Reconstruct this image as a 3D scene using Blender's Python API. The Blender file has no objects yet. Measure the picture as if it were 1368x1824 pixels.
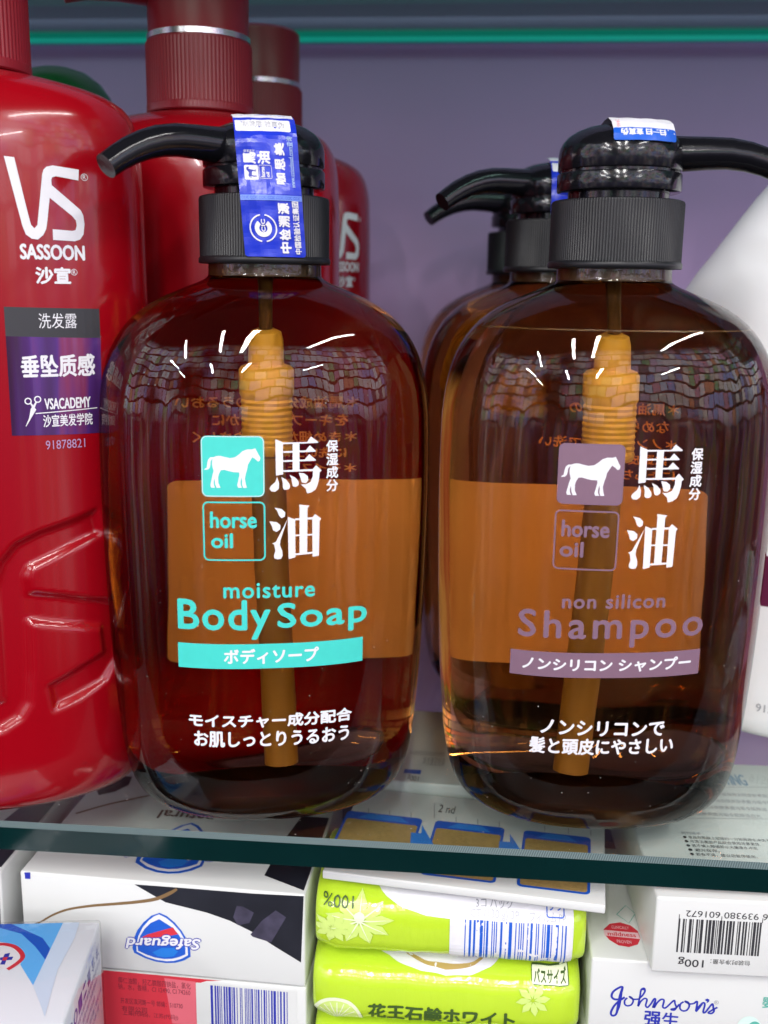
import bpy, bmesh, math, random
from mathutils import Vector, Matrix, Euler
random.seed(7)
S = 0.001                      # everything below is written in millimetres
sc = bpy.context.scene
col = sc.collection
R = math.radians

# ------------------------------------------------------------------ camera
cd = bpy.data.cameras.new('camera')
cam = bpy.data.objects.new('camera', cd); col.objects.link(cam)
p, y, r = R(12.3), R(4.5), R(0.8)
fwd = Vector((-math.sin(y)*math.cos(p), math.cos(y)*math.cos(p), -math.sin(p)))
right = Vector((math.cos(y), math.sin(y), 0))
down = fwd.cross(right)
r2 = right*math.cos(r) - down*math.sin(r)
d2 = right*math.sin(r) + down*math.cos(r)
m = Matrix((r2, -d2, -fwd)).transposed().to_4x4()
m.translation = Vector((0, 0, 0.150))
cam.matrix_world = m
cd.sensor_fit = 'AUTO'; cd.sensor_width = 36.0; cd.lens = 1850/1824*36
cd.clip_start = 0.01; cd.clip_end = 50
cd.dof.use_dof = True; cd.dof.focus_distance = 0.285; cd.dof.aperture_fstop = 13
sc.camera = cam

# ------------------------------------------------------------------ world: the shop the glossy bottles mirror
w = bpy.data.worlds.new('World'); sc.world = w; w.use_nodes = True
def build_world():
    nt = w.node_tree; N = nt.nodes; L = nt.links; N.clear()
    out = N.new('ShaderNodeOutputWorld'); bg = N.new('ShaderNodeBackground')
    tc = N.new('ShaderNodeTexCoord'); sep = N.new('ShaderNodeSeparateXYZ')
    L.new(tc.outputs['Generated'], sep.inputs[0])
    def M(op, a, b=None, c=None):
        n = N.new('ShaderNodeMath'); n.operation = op
        for i, v in enumerate((a, b, c)):
            if v is None: continue
            if isinstance(v, (int, float)): n.inputs[i].default_value = v
            else: L.new(v, n.inputs[i])
        return n.outputs[0]
    az = M('ARCTAN2', sep.outputs[0], sep.outputs[1])
    el = M('ARCSINE', sep.outputs[2])
    # irregular shelf rows of packages, one colour per package
    nd = N.new('ShaderNodeTexNoise'); nd.inputs['Scale'].default_value = 4.0; L.new(tc.outputs['Generated'], nd.inputs['Vector'])
    eld = M('ADD', el, M('MULTIPLY', M('SUBTRACT', nd.outputs[0], .5), .16))
    rowf = M('MULTIPLY', eld, 12.5); row = M('FLOOR', rowf)
    u = M('ADD', M('MULTIPLY', az, 17.0), M('MULTIPLY', row, 0.37))
    cmb = N.new('ShaderNodeCombineXYZ'); L.new(M('FLOOR', u), cmb.inputs[0]); L.new(row, cmb.inputs[1])
    wn = N.new('ShaderNodeTexWhiteNoise'); wn.noise_dimensions = '2D'; L.new(cmb.outputs[0], wn.inputs['Vector'])
    cr = N.new('ShaderNodeValToRGB'); cr.color_ramp.interpolation = 'CONSTANT'
    pal = [(0,(.95,.95,1)),(.2,(.75,.4,.55)),(.3,(.4,.5,.9)),(.4,(.9,.86,.8)),(.55,(.2,.2,.25)),(.64,(.75,.6,.85)),(.76,(.3,.6,.35)),(.82,(.9,.45,.3)),(.88,(.6,.75,.95))]
    cr.color_ramp.elements[0].position = 0; cr.color_ramp.elements[0].color = pal[0][1]+(1,)
    e = cr.color_ramp.elements[1]; e.position = pal[1][0]; e.color = pal[1][1]+(1,)
    for pos, c in pal[2:]:
        e = cr.color_ramp.elements.new(pos); e.color = c+(1,)
    L.new(wn.outputs['Value'], cr.inputs[0])
    inside = M('MULTIPLY', M('GREATER_THAN', M('FRACT', rowf), 0.2), M('GREATER_THAN', M('FRACT', u), 0.1))
    def mix(f, a_, b_, mode='MIX'):
        n = N.new('ShaderNodeMix'); n.data_type = 'RGBA'; n.blend_type = mode
        for i, v in ((0, f), (6, a_), (7, b_)):
            if isinstance(v, (int, float)): n.inputs[i].default_value = v
            elif isinstance(v, tuple): n.inputs[i].default_value = v
            else: L.new(v, n.inputs[i])
        return n.outputs[2]
    def ramp(v, lo, hi, a_=0.0, b_=1.0):
        n = N.new('ShaderNodeMapRange'); L.new(v, n.inputs[0])
        for i, q in ((1, lo), (2, hi), (3, a_), (4, b_)): n.inputs[i].default_value = q
        return n.outputs[0]
    cells = mix(inside, (.05,.05,.055,1), cr.outputs[0])
    nz = N.new('ShaderNodeTexNoise'); nz.inputs['Scale'].default_value = 2.2; L.new(tc.outputs['Generated'], nz.inputs['Vector'])
    cells = mix(1.0, cells, ramp(nz.outputs[0], .37, .55, .2, 4.0), 'MULTIPLY')
    # the aisle below eye level: people, trolleys and lower shelves as upright muted shapes
    cv = N.new('ShaderNodeCombineXYZ'); L.new(M('MULTIPLY', az, 9.0), cv.inputs[0]); L.new(M('MULTIPLY', el, 1.6), cv.inputs[1])
    ns = N.new('ShaderNodeTexNoise'); ns.inputs['Scale'].default_value = 1.0; ns.inputs['Detail'].default_value = 3; L.new(cv.outputs[0], ns.inputs['Vector'])
    cs = N.new('ShaderNodeValToRGB'); L.new(ns.outputs[0], cs.inputs[0]); ce = cs.color_ramp.elements
    ce[0].position = .34; ce[0].color = (.02,.02,.025,1); ce[1].position = .67; ce[1].color = (.75,.75,.8,1)
    for pos, c in ((.41,(.10,.07,.16)),(.46,(.05,.05,.06)),(.51,(.22,.18,.38)),(.55,(.16,.30,.12)),(.59,(.40,.18,.24))):
        e = ce.new(pos); e.color = c+(1,)
    lower = mix(1.0, cs.outputs[0], ramp(el, -.42, -.06, .035, 2.4), 'MULTIPLY')
    body = mix(ramp(el, -.02, .05), lower, cells)
    full = mix(ramp(el, .56, .64), body, (.05,.05,.052,1))
    L.new(full, bg.inputs[0]); bg.inputs[1].default_value = WORLD
    L.new(bg.outputs[0], out.inputs[0])
WORLD = 1.0
build_world()

# ------------------------------------------------------------------ ceiling tubes of the shop
def tube(name, loc, length, width, power, direction, colr=(1, .98, .96)):
    l = bpy.data.lights.new(name, 'AREA'); l.shape = 'RECTANGLE'; l.size = length; l.size_y = width
    l.energy = power; l.color = colr
    o = bpy.data.objects.new(name, l); col.objects.link(o)
    o.location = loc
    zax = Vector((0, 0, 1)) if direction[2] == 0 else Vector((0, 1, 0))
    xax = Vector(direction).normalized(); yax = zax.cross(xax)
    o.matrix_world = Matrix((xax, yax, zax)).transposed().to_4x4()
    o.matrix_world.translation = Vector(loc)
    return o
for (x, yy, z, ln, dr, pw) in [(-.33, -1.55, 1.55, 1.2, (.05, 1, 0), 22), (.10, -1.55, 1.55, 1.2, (.05, 1, 0), 22),
                               (-1.25, -1.6, 1.55, 1.2, (.25, 1, 0), 22), (1.15, -.7, 1.5, 1.5, (.2, 1, 0), 22),
                               (-2.0, -2.4, 1.5, 1.2, (.1, 1, 0), 30), (-.7, -3.6, 1.5, 1.2, (.05, 1, 0), 36), (.3, -3.6, 1.5, 1.2, (.05, 1, 0), 36),
                               (1.9, -3.0, 1.5, 1.2, (.1, 1, 0), 32), (-2.2, -4.0, 1.5, 1.2, (.1, 1, 0), 32)]:
    tube('ceiling_tube', (x, yy, z), ln, .062, pw, dr)

sc.view_settings.view_transform = 'Standard'; sc.view_settings.look = 'None'
sc.view_settings.exposure = -0.12; sc.view_settings.gamma = 1.0; sc.view_settings.use_curve_mapping = False
sc.cycles.use_denoising = True
try: sc.cycles.denoiser = 'OPENIMAGEDENOISE'
except Exception: pass
sc.cycles.transparent_max_bounces = 40; sc.cycles.max_bounces = 16; sc.cycles.transmission_bounces = 14; sc.cycles.glossy_bounces = 6; sc.cycles.diffuse_bounces = 3
sc.cycles.sample_clamp_indirect = 20

# ------------------------------------------------------------------ materials
def princ(name, c, rough=.4, spec=.5, metal=0, coat=0, noise=0, nscale=300, bump=0, trans=0, stretch=None):
    mt = bpy.data.materials.new(name); mt.use_nodes = True
    nt = mt.node_tree; b = nt.nodes['Principled BSDF']
    b.inputs['Base Color'].default_value = tuple(c)+(1,)
    b.inputs['Roughness'].default_value = rough; b.inputs['Specular IOR Level'].default_value = spec
    b.inputs['Metallic'].default_value = metal; b.inputs['Coat Weight'].default_value = coat
    b.inputs['Coat Roughness'].default_value = .04
    b.inputs['Transmission Weight'].default_value = trans
    if noise or bump:
        tc = nt.nodes.new('ShaderNodeTexCoord'); nz = nt.nodes.new('ShaderNodeTexNoise')
        nz.inputs['Scale'].default_value = nscale; nz.inputs['Detail'].default_value = 4
        if stretch:
            mp = nt.nodes.new('ShaderNodeMapping'); mp.inputs['Scale'].default_value = stretch
            nt.links.new(tc.outputs['Object'], mp.inputs[0]); nt.links.new(mp.outputs[0], nz.inputs['Vector'])
        else: nt.links.new(tc.outputs['Object'], nz.inputs['Vector'])
        if noise:
            mr = nt.nodes.new('ShaderNodeMapRange'); mr.inputs[3].default_value = 1-noise; mr.inputs[4].default_value = 1+noise
            mx = nt.nodes.new('ShaderNodeMix'); mx.data_type = 'RGBA'; mx.blend_type = 'MULTIPLY'; mx.inputs[0].default_value = 1
            mx.inputs[6].default_value = tuple(c)+(1,)
            nt.links.new(nz.outputs[0], mr.inputs[0]); nt.links.new(mr.outputs[0], mx.inputs[7])
            nt.links.new(mx.outputs[2], b.inputs['Base Color'])
        if bump:
            bp = nt.nodes.new('ShaderNodeBump'); bp.inputs['Strength'].default_value = bump; bp.inputs['Distance'].default_value = .0006
            nt.links.new(nz.outputs[0], bp.inputs['Height']); nt.links.new(bp.outputs[0], b.inputs['Normal'])
    return mt

def thin_clear(name, c, f0=.04, rough=0.0, bump=0, bscale=60, cloud=0, ccol=(0,0,0)):
    """clear coloured wall: straight transmission absorbed over the slanted path through the wall, plus a Fresnel mirror"""
    mt = bpy.data.materials.new(name); mt.use_nodes = True
    nt = mt.node_tree; N = nt.nodes; L = nt.links; N.clear()
    out = N.new('ShaderNodeOutputMaterial'); g = N.new('ShaderNodeNewGeometry')
    dt = N.new('ShaderNodeVectorMath'); dt.operation = 'DOT_PRODUCT'
    L.new(g.outputs['Normal'], dt.inputs[0]); L.new(g.outputs['Incoming'], dt.inputs[1])
    def M(op, a, b=None):
        n = N.new('ShaderNodeMath'); n.operation = op
        for i, v in enumerate((a, b)):
            if v is None: continue
            if isinstance(v, (int, float)): n.inputs[i].default_value = v
            else: L.new(v, n.inputs[i])
        return n.outputs[0]
    cs = M('ABSOLUTE', dt.outputs['Value'])
    # refracted direction inside the wall never exceeds ~42 degrees from the normal times the wall's own curvature
    inv = M('DIVIDE', 1.0, M('MAXIMUM', cs, .22))
    cc = N.new('ShaderNodeCombineColor')
    for i in range(3): L.new(M('POWER', c[i], inv), cc.inputs[i])
    tr = N.new('ShaderNodeBsdfTransparent'); L.new(cc.outputs[0], tr.inputs[0])
    if cloud:
        df = N.new('ShaderNodeBsdfDiffuse'); df.inputs[0].default_value = tuple(ccol)+(1,)
        mz = N.new('ShaderNodeMixShader'); mz.inputs[0].default_value = cloud
        L.new(tr.outputs[0], mz.inputs[1]); L.new(df.outputs[0], mz.inputs[2]); tr = mz
    if f0 <= 0:
        L.new(tr.outputs[0], out.inputs[0]); return mt
    gl = N.new('ShaderNodeBsdfGlossy'); gl.inputs['Roughness'].default_value = rough
    fz = M('ADD', f0, M('MULTIPLY', 1-f0, M('POWER', M('SUBTRACT', 1.0, cs), 5.0)))
    if bump:
        tc = N.new('ShaderNodeTexCoord'); nz = N.new('ShaderNodeTexNoise'); nz.inputs['Scale'].default_value = bscale
        L.new(tc.outputs['Object'], nz.inputs['Vector'])
        bp = N.new('ShaderNodeBump'); bp.inputs['Strength'].default_value = bump; bp.inputs['Distance'].default_value = .001
        L.new(nz.outputs[0], bp.inputs['Height']); L.new(bp.outputs[0], gl.inputs['Normal'])
    mx = N.new('ShaderNodeMixShader'); L.new(fz, mx.inputs[0]); L.new(tr.outputs[0], mx.inputs[1]); L.new(gl.outputs[0], mx.inputs[2])
    L.new(mx.outputs[0], out.inputs[0]); return mt

def amber_solid(name, ior, dens, c):
    mt = bpy.data.materials.new(name); mt.use_nodes = True
    nt = mt.node_tree; N = nt.nodes; L = nt.links; N.clear()
    out = N.new('ShaderNodeOutputMaterial'); rf = N.new('ShaderNodeBsdfRefraction'); rf.inputs['IOR'].default_value = ior; rf.inputs['Roughness'].default_value = 0
    gs = N.new('ShaderNodeBsdfGlossy'); gs.inputs['Roughness'].default_value = .012
    fn = N.new('ShaderNodeFresnel'); fn.inputs['IOR'].default_value = 1.5     # the PET wall reflects more than the soap behind it
    gl = N.new('ShaderNodeMixShader'); L.new(fn.outputs[0], gl.inputs[0]); L.new(rf.outputs[0], gl.inputs[1]); L.new(gs.outputs[0], gl.inputs[2])
    tc = N.new('ShaderNodeTexCoord'); nz = N.new('ShaderNodeTexNoise'); nz.inputs['Scale'].default_value = 38; nz.inputs['Detail'].default_value = 1
    L.new(tc.outputs['Object'], nz.inputs['Vector'])
    bp = N.new('ShaderNodeBump'); bp.inputs['Strength'].default_value = .10; bp.inputs['Distance'].default_value = .004
    L.new(nz.outputs[0], bp.inputs['Height']); L.new(bp.outputs[0], gs.inputs['Normal']); L.new(bp.outputs[0], rf.inputs['Normal'])
    va = N.new('ShaderNodeVolumeAbsorption'); va.inputs['Color'].default_value = tuple(c)+(1,); va.inputs['Density'].default_value = dens
    L.new(gl.outputs[0], out.inputs[0]); L.new(va.outputs[0], out.inputs[1]); return mt

# ------------------------------------------------------------------ mesh helpers (mm in, metres out)
def mesh_obj(name, verts, faces, mats, parent=None, idx=None, smooth=False, loc=None, rotz=0):
    me = bpy.data.meshes.new(name)
    me.from_pydata([(v[0]*S, v[1]*S, v[2]*S) for v in verts], [], faces)
    for mt in (mats if isinstance(mats, (list, tuple)) else [mats]): me.materials.append(mt)
    if idx: me.polygons.foreach_set('material_index', idx)
    if smooth: me.polygons.foreach_set('use_smooth', [True]*len(me.polygons))
    me.update()
    o = bpy.data.objects.new(name, me); col.objects.link(o)
    if parent: o.parent = parent
    if loc: o.location = [c*S for c in loc]
    o.rotation_euler.z = R(rotz)
    return o
def fix(o):
    bm = bmesh.new(); bm.from_mesh(o.data); bmesh.ops.recalc_face_normals(bm, faces=bm.faces); bm.to_mesh(o.data); bm.free(); return o
def sharp(o, ang=35):
    o.data.set_sharp_from_angle(angle=R(ang)); return o
def thing(name, label, cat, loc, rotz=0, group=None, kind=None, mesh=None):
    o = mesh or bpy.data.objects.new(name, None)
    if not mesh:
        col.objects.link(o); o.empty_display_size = .01
        o.location = [c*S for c in loc]; o.rotation_euler.z = R(rotz)
    o['label'] = label; o['category'] = cat
    if group: o['group'] = group
    if kind: o['kind'] = kind
    return o

def interp(tab, z):
    """smooth (Catmull-Rom) interpolation of rows (z, v1, v2 ...)"""
    n = len(tab)
    if z <= tab[0][0]: return tab[0][1:]
    if z >= tab[-1][0]: return tab[-1][1:]
    for i in range(n-1):
        if tab[i][0] <= z <= tab[i+1][0]:
            t = (z-tab[i][0])/(tab[i+1][0]-tab[i][0]); h = tab[i+1][0]-tab[i][0]
            res = []
            for k in range(1, len(tab[0])):
                def slope(j):
                    if j <= 0 or j >= n-1: return (tab[min(j+1, n-1)][k]-tab[max(j-1, 0)][k])/(tab[min(j+1, n-1)][0]-tab[max(j-1, 0)][0])
                    d0 = (tab[j][k]-tab[j-1][k])/(tab[j][0]-tab[j-1][0]); d1 = (tab[j+1][k]-tab[j][k])/(tab[j+1][0]-tab[j][0])
                    return 0 if d0*d1 <= 0 else 2*d0*d1/(d0+d1)
                a, b = tab[i][k], tab[i+1][k]
                t2, t3 = t*t, t*t*t
                res.append((2*t3-3*t2+1)*a+(t3-2*t2+t)*h*slope(i)+(-2*t3+3*t2)*b+(t3-t2)*h*slope(i+1))
            return res

class Body:
    """lofted bottle: rows (z, half width, half depth, exponent)"""
    def __init__(s, tab): s.tab = tab
    def front(s, x, z, sign=-1):
        a, b, n = interp(s.tab, z)
        q = min(abs(x)/a, .9995)
        return sign*b*(1-q**n)**(1/n)
    def pt(s, th, z):
        a, b, n = interp(s.tab, z)
        c, d = math.cos(th), math.sin(th)
        return (a*math.copysign(abs(c)**(2/n), c), b*math.copysign(abs(d)**(2/n), d), z)
    def build(s, name, mat, parent, zs, N=128, scale=1.0, caps=(True, False), disp=None):
        V, F = [], []
        for z in zs:
            a, b, n = interp(s.tab, z)
            for i in range(N):
                th = 2*math.pi*i/N
                x, yy, zz = s.pt(th, z)
                x *= scale; yy *= scale
                if disp:
                    k = disp(x, yy, zz)
                    nx, ny = x/a**2, yy/b**2; l = math.hypot(nx, ny) or 1
                    x += nx/l*k; yy += ny/l*k
                V.append((x, yy, zz))
        for j in range(len(zs)-1):
            for i in range(N):
                k = (i+1) % N
                F.append((j*N+i, j*N+k, (j+1)*N+k, (j+1)*N+i))
        if caps[0]: F.append(tuple(range(N-1, -1, -1)))
        if caps[1]: F.append(tuple(range((len(zs)-1)*N, len(zs)*N)))
        return mesh_obj(name, V, F, mat, parent, smooth=True)

def lathe(name, prof, mat, parent, N=64, center=(0, 0), ribs=None, close=True):
    """profile (radius, z) from bottom to top; ribs=(z0,z1,count,depth)"""
    V, F = [], []
    if ribs: N = ribs[2]*4
    for (rr, z) in prof:
        for i in range(N):
            q = rr
            if ribs and ribs[0] <= z <= ribs[1]: q = rr-(ribs[3] if i % 4 in (2, 3) else 0)
            V.append((center[0]+q*math.cos(2*math.pi*i/N), center[1]+q*math.sin(2*math.pi*i/N), z))
    for j in range(len(prof)-1):
        for i in range(N):
            k = (i+1) % N
            F.append((j*N+i, j*N+k, (j+1)*N+k, (j+1)*N+i))
    if close:
        F.append(tuple(range(N-1, -1, -1))); F.append(tuple(range((len(prof)-1)*N, len(prof)*N)))
    return sharp(mesh_obj(name, V, F, mat, parent, smooth=True), 40)

def sweep(name, path, radii, mat, parent, N=24, cap=True, flat=1.0):
    V, F = [], []
    P = [Vector(q) for q in path]
    for j, q in enumerate(P):
        t = (P[min(j+1, len(P)-1)]-P[max(j-1, 0)]).normalized()
        up = Vector((0, 1, 0)); a = t.cross(up).normalized(); b = a.cross(t).normalized()
        for i in range(N):
            th = 2*math.pi*i/N
            V.append(tuple(q+radii[j]*(math.cos(th)*a+flat*math.sin(th)*b)))
    for j in range(len(P)-1):
        for i in range(N):
            k = (i+1) % N
            F.append((j*N+i, j*N+k, (j+1)*N+k, (j+1)*N+i))
    if cap: F += [tuple(range(N-1, -1, -1)), tuple(range((len(P)-1)*N, len(P)*N))]
    return sharp(fix(mesh_obj(name, V, F, mat, parent, smooth=True)), 50)

def rbox(name, x0, x1, y0, y1, z0, z1, mat, parent=None, rad=.6, seg=3):
    bm = bmesh.new(); bmesh.ops.create_cube(bm, size=1)
    for v in bm.verts:
        v.co = Vector(((x0+x1)/2+v.co.x*(x1-x0), (y0+y1)/2+v.co.y*(y1-y0), (z0+z1)/2+v.co.z*(z1-z0)))*S
    bmesh.ops.bevel(bm, geom=bm.edges[:], offset=rad*S, segments=seg, profile=.5, affect='EDGES')
    me = bpy.data.meshes.new(name); bm.to_mesh(me); bm.free(); me.materials.append(mat)
    me.polygons.foreach_set('use_smooth', [True]*len(me.polygons)); me.set_sharp_from_angle(angle=R(40))
    o = bpy.data.objects.new(name, me); col.objects.link(o)
    if parent: o.parent = parent
    return o

# ------------------------------------------------------------------ prints: flat 2-D artwork laid on a surface
_txt = {}
def text2d(s, bold=0, spacing=1.0):
    key = (s, spacing)
    if key not in _txt:
        c = bpy.data.curves.new('t', 'FONT'); c.body = s; c.space_character = spacing; c.resolution_u = 3
        o = bpy.data.objects.new('t', c); col.objects.link(o)
        bpy.context.view_layer.update()
        dg = bpy.context.evaluated_depsgraph_get()
        me = o.evaluated_get(dg).to_mesh()
        _txt[key] = ([(v.co.x, v.co.y) for v in me.vertices], [tuple(q.vertices) for q in me.polygons])
        o.evaluated_get(dg).to_mesh_clear()
        bpy.data.objects.remove(o); bpy.data.curves.remove(c)
    return _txt[key]

class Art:
    """collects coloured 2-D shapes (x, z, layer) and lays them on a surface as one mesh"""
    def __init__(s): s.V = []; s.F = []; s.I = []; s.M = []; s.layer = 0
    def mi(s, mt):
        if mt not in s.M: s.M.append(mt)
        return s.M.index(mt)
    def raw(s, pts, faces, mt, lift=None):
        s.layer += 1; b = len(s.V); l = s.layer if lift is None else lift
        s.V += [(q[0], q[1], l) for q in pts]; s.F += [tuple(b+i for i in f) for f in faces]; s.I += [s.mi(mt)]*len(faces)
    def poly(s, pts, mt):
        from mathutils.geometry import tessellate_polygon
        tri = tessellate_polygon([[Vector((q[0], q[1], 0)) for q in pts]])
        s.raw(pts, [tuple(t) for t in tri], mt)
    def text(s, t, box, mt, bold=0, rot=0, spacing=1.0, shear=0, bend=0, flip=False):
        v, f = text2d(t, 0, spacing)
        if not v: return
        c, d = {0: (1, 0), 90: (0, 1), 180: (-1, 0), 270: (0, -1)}[rot]
        v = [((-q[0] if flip else q[0])+shear*q[1], q[1]) for q in v]
        v = [(q[0]*c-q[1]*d, q[0]*d+q[1]*c) for q in v]
        x0, x1 = min(q[0] for q in v), max(q[0] for q in v); z0, z1 = min(q[1] for q in v), max(q[1] for q in v)
        X0, Z0, X1, Z1 = box
        v = [(X0+(q[0]-x0)/((x1-x0) or 1)*(X1-X0), Z0+(q[1]-z0)/((z1-z0) or 1)*(Z1-Z0)) for q in v]
        offs = [(0, 0)] if not bold else [(-bold, 0), (bold, 0), (0, bold), (0, -bold), (bold*.7, bold*.7), (-bold*.7, -bold*.7)]
        l0 = s.layer+1
        for k, (ox, oz) in enumerate(offs):
            s.raw([(q[0]+ox, q[1]+oz) for q in v], f, mt, l0+k*.12)
        s.layer = l0
    def rrect(s, x0, z0, x1, z1, rad, mt, n=6):
        s.poly(rr_pts(x0, z0, x1, z1, rad, n), mt)
    def frame(s, x0, z0, x1, z1, rad, wd, mt, n=6):
        a = rr_pts(x0, z0, x1, z1, rad, n); b = rr_pts(x0+wd, z0+wd, x1-wd, z1-wd, max(rad-wd, .05), n); k = len(a)
        s.raw(a+b, [(i, (i+1) % k, k+(i+1) % k, k+i) for i in range(k)], mt)
    def stroke(s, pts, wd, mt, sm=0, closed=False):
        """ribbon along a polyline; wd a number or one width per point; sm = Catmull-Rom subdivisions"""
        P = [tuple(q) for q in pts]; W = list(wd) if isinstance(wd, (list, tuple)) else [wd]*len(P)
        if sm:
            Q, X = [], []
            for i in range(len(P)-1):
                p0, p1, p2, p3 = P[max(i-1, 0)], P[i], P[i+1], P[min(i+2, len(P)-1)]
                for k in range(sm):
                    t = k/sm
                    Q.append(tuple(.5*(2*p1[a]+(p2[a]-p0[a])*t+(2*p0[a]-5*p1[a]+4*p2[a]-p3[a])*t*t+(3*p1[a]-p0[a]-3*p2[a]+p3[a])*t**3) for a in (0, 1)))
                    X.append(W[i]*(1-t)+W[i+1]*t)
            Q.append(P[-1]); X.append(W[-1]); P, W = Q, X
        V = []
        n = len(P)
        for i in range(n):
            a, b = P[max(i-1, 0)], P[min(i+1, n-1)]
            dx, dz = b[0]-a[0], b[1]-a[1]; l = math.hypot(dx, dz) or 1
            V += [(P[i][0]-dz/l*W[i]/2, P[i][1]+dx/l*W[i]/2), (P[i][0]+dz/l*W[i]/2, P[i][1]-dx/l*W[i]/2)]
        s.raw(V, [(2*i, 2*i+1, 2*i+3, 2*i+2) for i in range(n-1)], mt)
    def disc(s, x, z, rx, rz, mt, n=32, a0=0, a1=360):
        s.poly([(x+rx*math.cos(R(a0+(a1-a0)*i/n)), z+rz*math.sin(R(a0+(a1-a0)*i/n))) for i in range(n+(0 if a1-a0 == 360 else 1))], mt)
    def ring(s, x, z, rad, wd, mt, a0=0, a1=360, n=40, asp=1):
        s.stroke([(x+rad*math.cos(R(a0+(a1-a0)*i/n)), z+asp*rad*math.sin(R(a0+(a1-a0)*i/n))) for i in range(n+1)], wd, mt)
    def bars(s, x0, z0, x1, z1, mt, seed=1, n=59):
        rnd = random.Random(seed); x = x0; unit = (x1-x0)/95
        while x < x1-unit:
            wd = unit*rnd.choice((1, 1, 2, 2, 3)); 
            s.raw([(x, z0), (min(x+wd, x1), z0), (min(x+wd, x1), z1), (x, z1)], [(0, 1, 2, 3)], mt, s.layer+1)
            s.layer -= 1
            x += wd+unit*rnd.choice((1, 1, 2, 3))
        s.layer += 1
    def build(s, name, parent, fn, cut=0, gap=.10, step=.012):
        """fn(x, z, h) -> point; cut = spacing of extra cuts so that the artwork follows a curved surface"""
        V, F, I = s.V, s.F, s.I
        bm = bmesh.new(); vs = [bm.verts.new(q) for q in V]
        for f, i in zip(F, I):
            try: bm.faces.new([vs[k] for k in f]).material_index = i
            except ValueError: pass
        if cut:
            for ax in (0, 1):
                lo = min(q[ax] for q in V); hi = max(q[ax] for q in V)
                n = int((hi-lo)/cut)
                for k in range(1, n+1):
                    co = [0, 0, 0]; co[ax] = lo+k*(hi-lo)/(n+1); no = [0, 0, 0]; no[ax] = 1
                    bmesh.ops.bisect_plane(bm, geom=bm.verts[:]+bm.edges[:]+bm.faces[:], plane_co=co, plane_no=no, dist=1e-5)
        for v in bm.verts: v.co = Vector(fn(v.co.x, v.co.y, gap+step*v.co.z))*S
        me = bpy.data.meshes.new(name); bm.to_mesh(me); bm.free()
        for mt in s.M: me.materials.append(mt)
        o = bpy.data.objects.new(name, me); col.objects.link(o); o.parent = parent
        return o
def rr_pts(x0, z0, x1, z1, rad, n=6):
    P = []
    for (cx, cz, a) in ((x1-rad, z1-rad, 0), (x0+rad, z1-rad, 90), (x0+rad, z0+rad, 180), (x1-rad, z0+rad, 270)):
        for i in range(n+1): P.append((cx+rad*math.cos(R(a+90*i/n)), cz+rad*math.sin(R(a+90*i/n))))
    return P
# ------------------------------------------------------------------ colours
def mats():
    pass
M_amber = thin_clear('amber_plastic', (.85, .66, .35), .055, .012)
M_liq = thin_clear('amber_liquid', (.92, .75, .42), .012, .02, cloud=.07, ccol=(.12, .055, .012))
M_brownstem = princ('amber_stem_plastic', (.10, .05, .012), .4)
M_fill = princ('liquid_line', (.16, .08, .02), .3)
M_basedisc = princ('added_disc_dark_amber', (.030, .013, .006), .3)
M_amberS = amber_solid('amber_soap', 1.36, 26, (.78, .50, .02))
M_black = princ('black_gloss_plastic', (.006, .006, .008), .13, .45, bump=.05, nscale=500)
M_blackm = princ('black_ribbed_plastic', (.007, .0075, .009), .38, .35)
M_tube = princ('dip_tube_plastic', (.32, .185, .038), .4)
M_eng = princ('pump_plastic', (.70, .46, .06), .35)
M_paper = princ('white_print', (.74, .74, .77), .5, noise=.05, nscale=500)
M_teal = princ('teal_print', (.055, .60, .52), .45, noise=.06, nscale=400)
M_mauve = princ('mauve_print', (.20, .115, .165), .45, noise=.06, nscale=400)
M_lab = princ('back_label_paper', (.80, .64, .46), .5, noise=.06, nscale=60)
M_labink = princ('back_label_ink', (.10, .07, .05), .5)
M_blue = princ('blue_seal', (.012, .035, .52), .22, .5, noise=.25, nscale=140)
M_red = princ('red_pearl_plastic', (.28, .001, .006), .18, .45, coat=.25)
M_redm = princ('red_cap_plastic', (.23, .008, .016), .38, .5)
M_silver = princ('silver_ring', (.75, .74, .76), .25, metal=1)
M_wall = princ('lilac_paint', (.53, .33, .58), .75, .3, noise=.05, nscale=9)
M_green = princ('dark_green_cap', (.006, .085, .02), .3)
M_white = princ('white_plastic', (.86, .87, .87), .28)
M_card = princ('white_card', (.66, .675, .655), .38, noise=.025, nscale=40)
M_cardb = princ('cool_white_card', (.74, .78, .84), .35, noise=.02, nscale=40)
M_char = princ('charcoal_print', (.014, .015, .022), .3, noise=.6, nscale=90)
M_ink = princ('dark_ink', (.03, .03, .035), .5)
M_grey = princ('grey_ink', (.28, .29, .32), .5)
M_navy = princ('navy_ink', (.02, .03, .36), .45)
M_royal = princ('royal_blue_ink', (.01, .10, .55), .4)
M_sky = princ('sky_blue_ink', (.06, .33, .78), .4)
M_pale = princ('pale_blue_ink', (.45, .62, .85), .4)
M_redink = princ('red_ink', (.62, .03, .05), .4)
M_pinkink = princ('pink_ink', (.80, .30, .34), .4)
M_tan = princ('skin_photo_print', (.40, .26, .09), .45, noise=.35, nscale=900)
M_brown = princ('brown_strand_ink', (.20, .12, .05), .45)
M_lime = princ('lime_film', (.47, .68, .03), .14, .5, coat=.5, bump=.45, nscale=1, stretch=(260, 90, 60))
M_limepale = princ('pale_lime_print', (.60, .77, .20), .2, coat=.5)
M_film = thin_clear('clear_shrink_film', (.97, .97, .97), .05, .06, bump=.6, bscale=110)
M_gedge = princ('glass_cut_edge', (.002, .016, .016), .12, .4, noise=.3, nscale=30)
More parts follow.
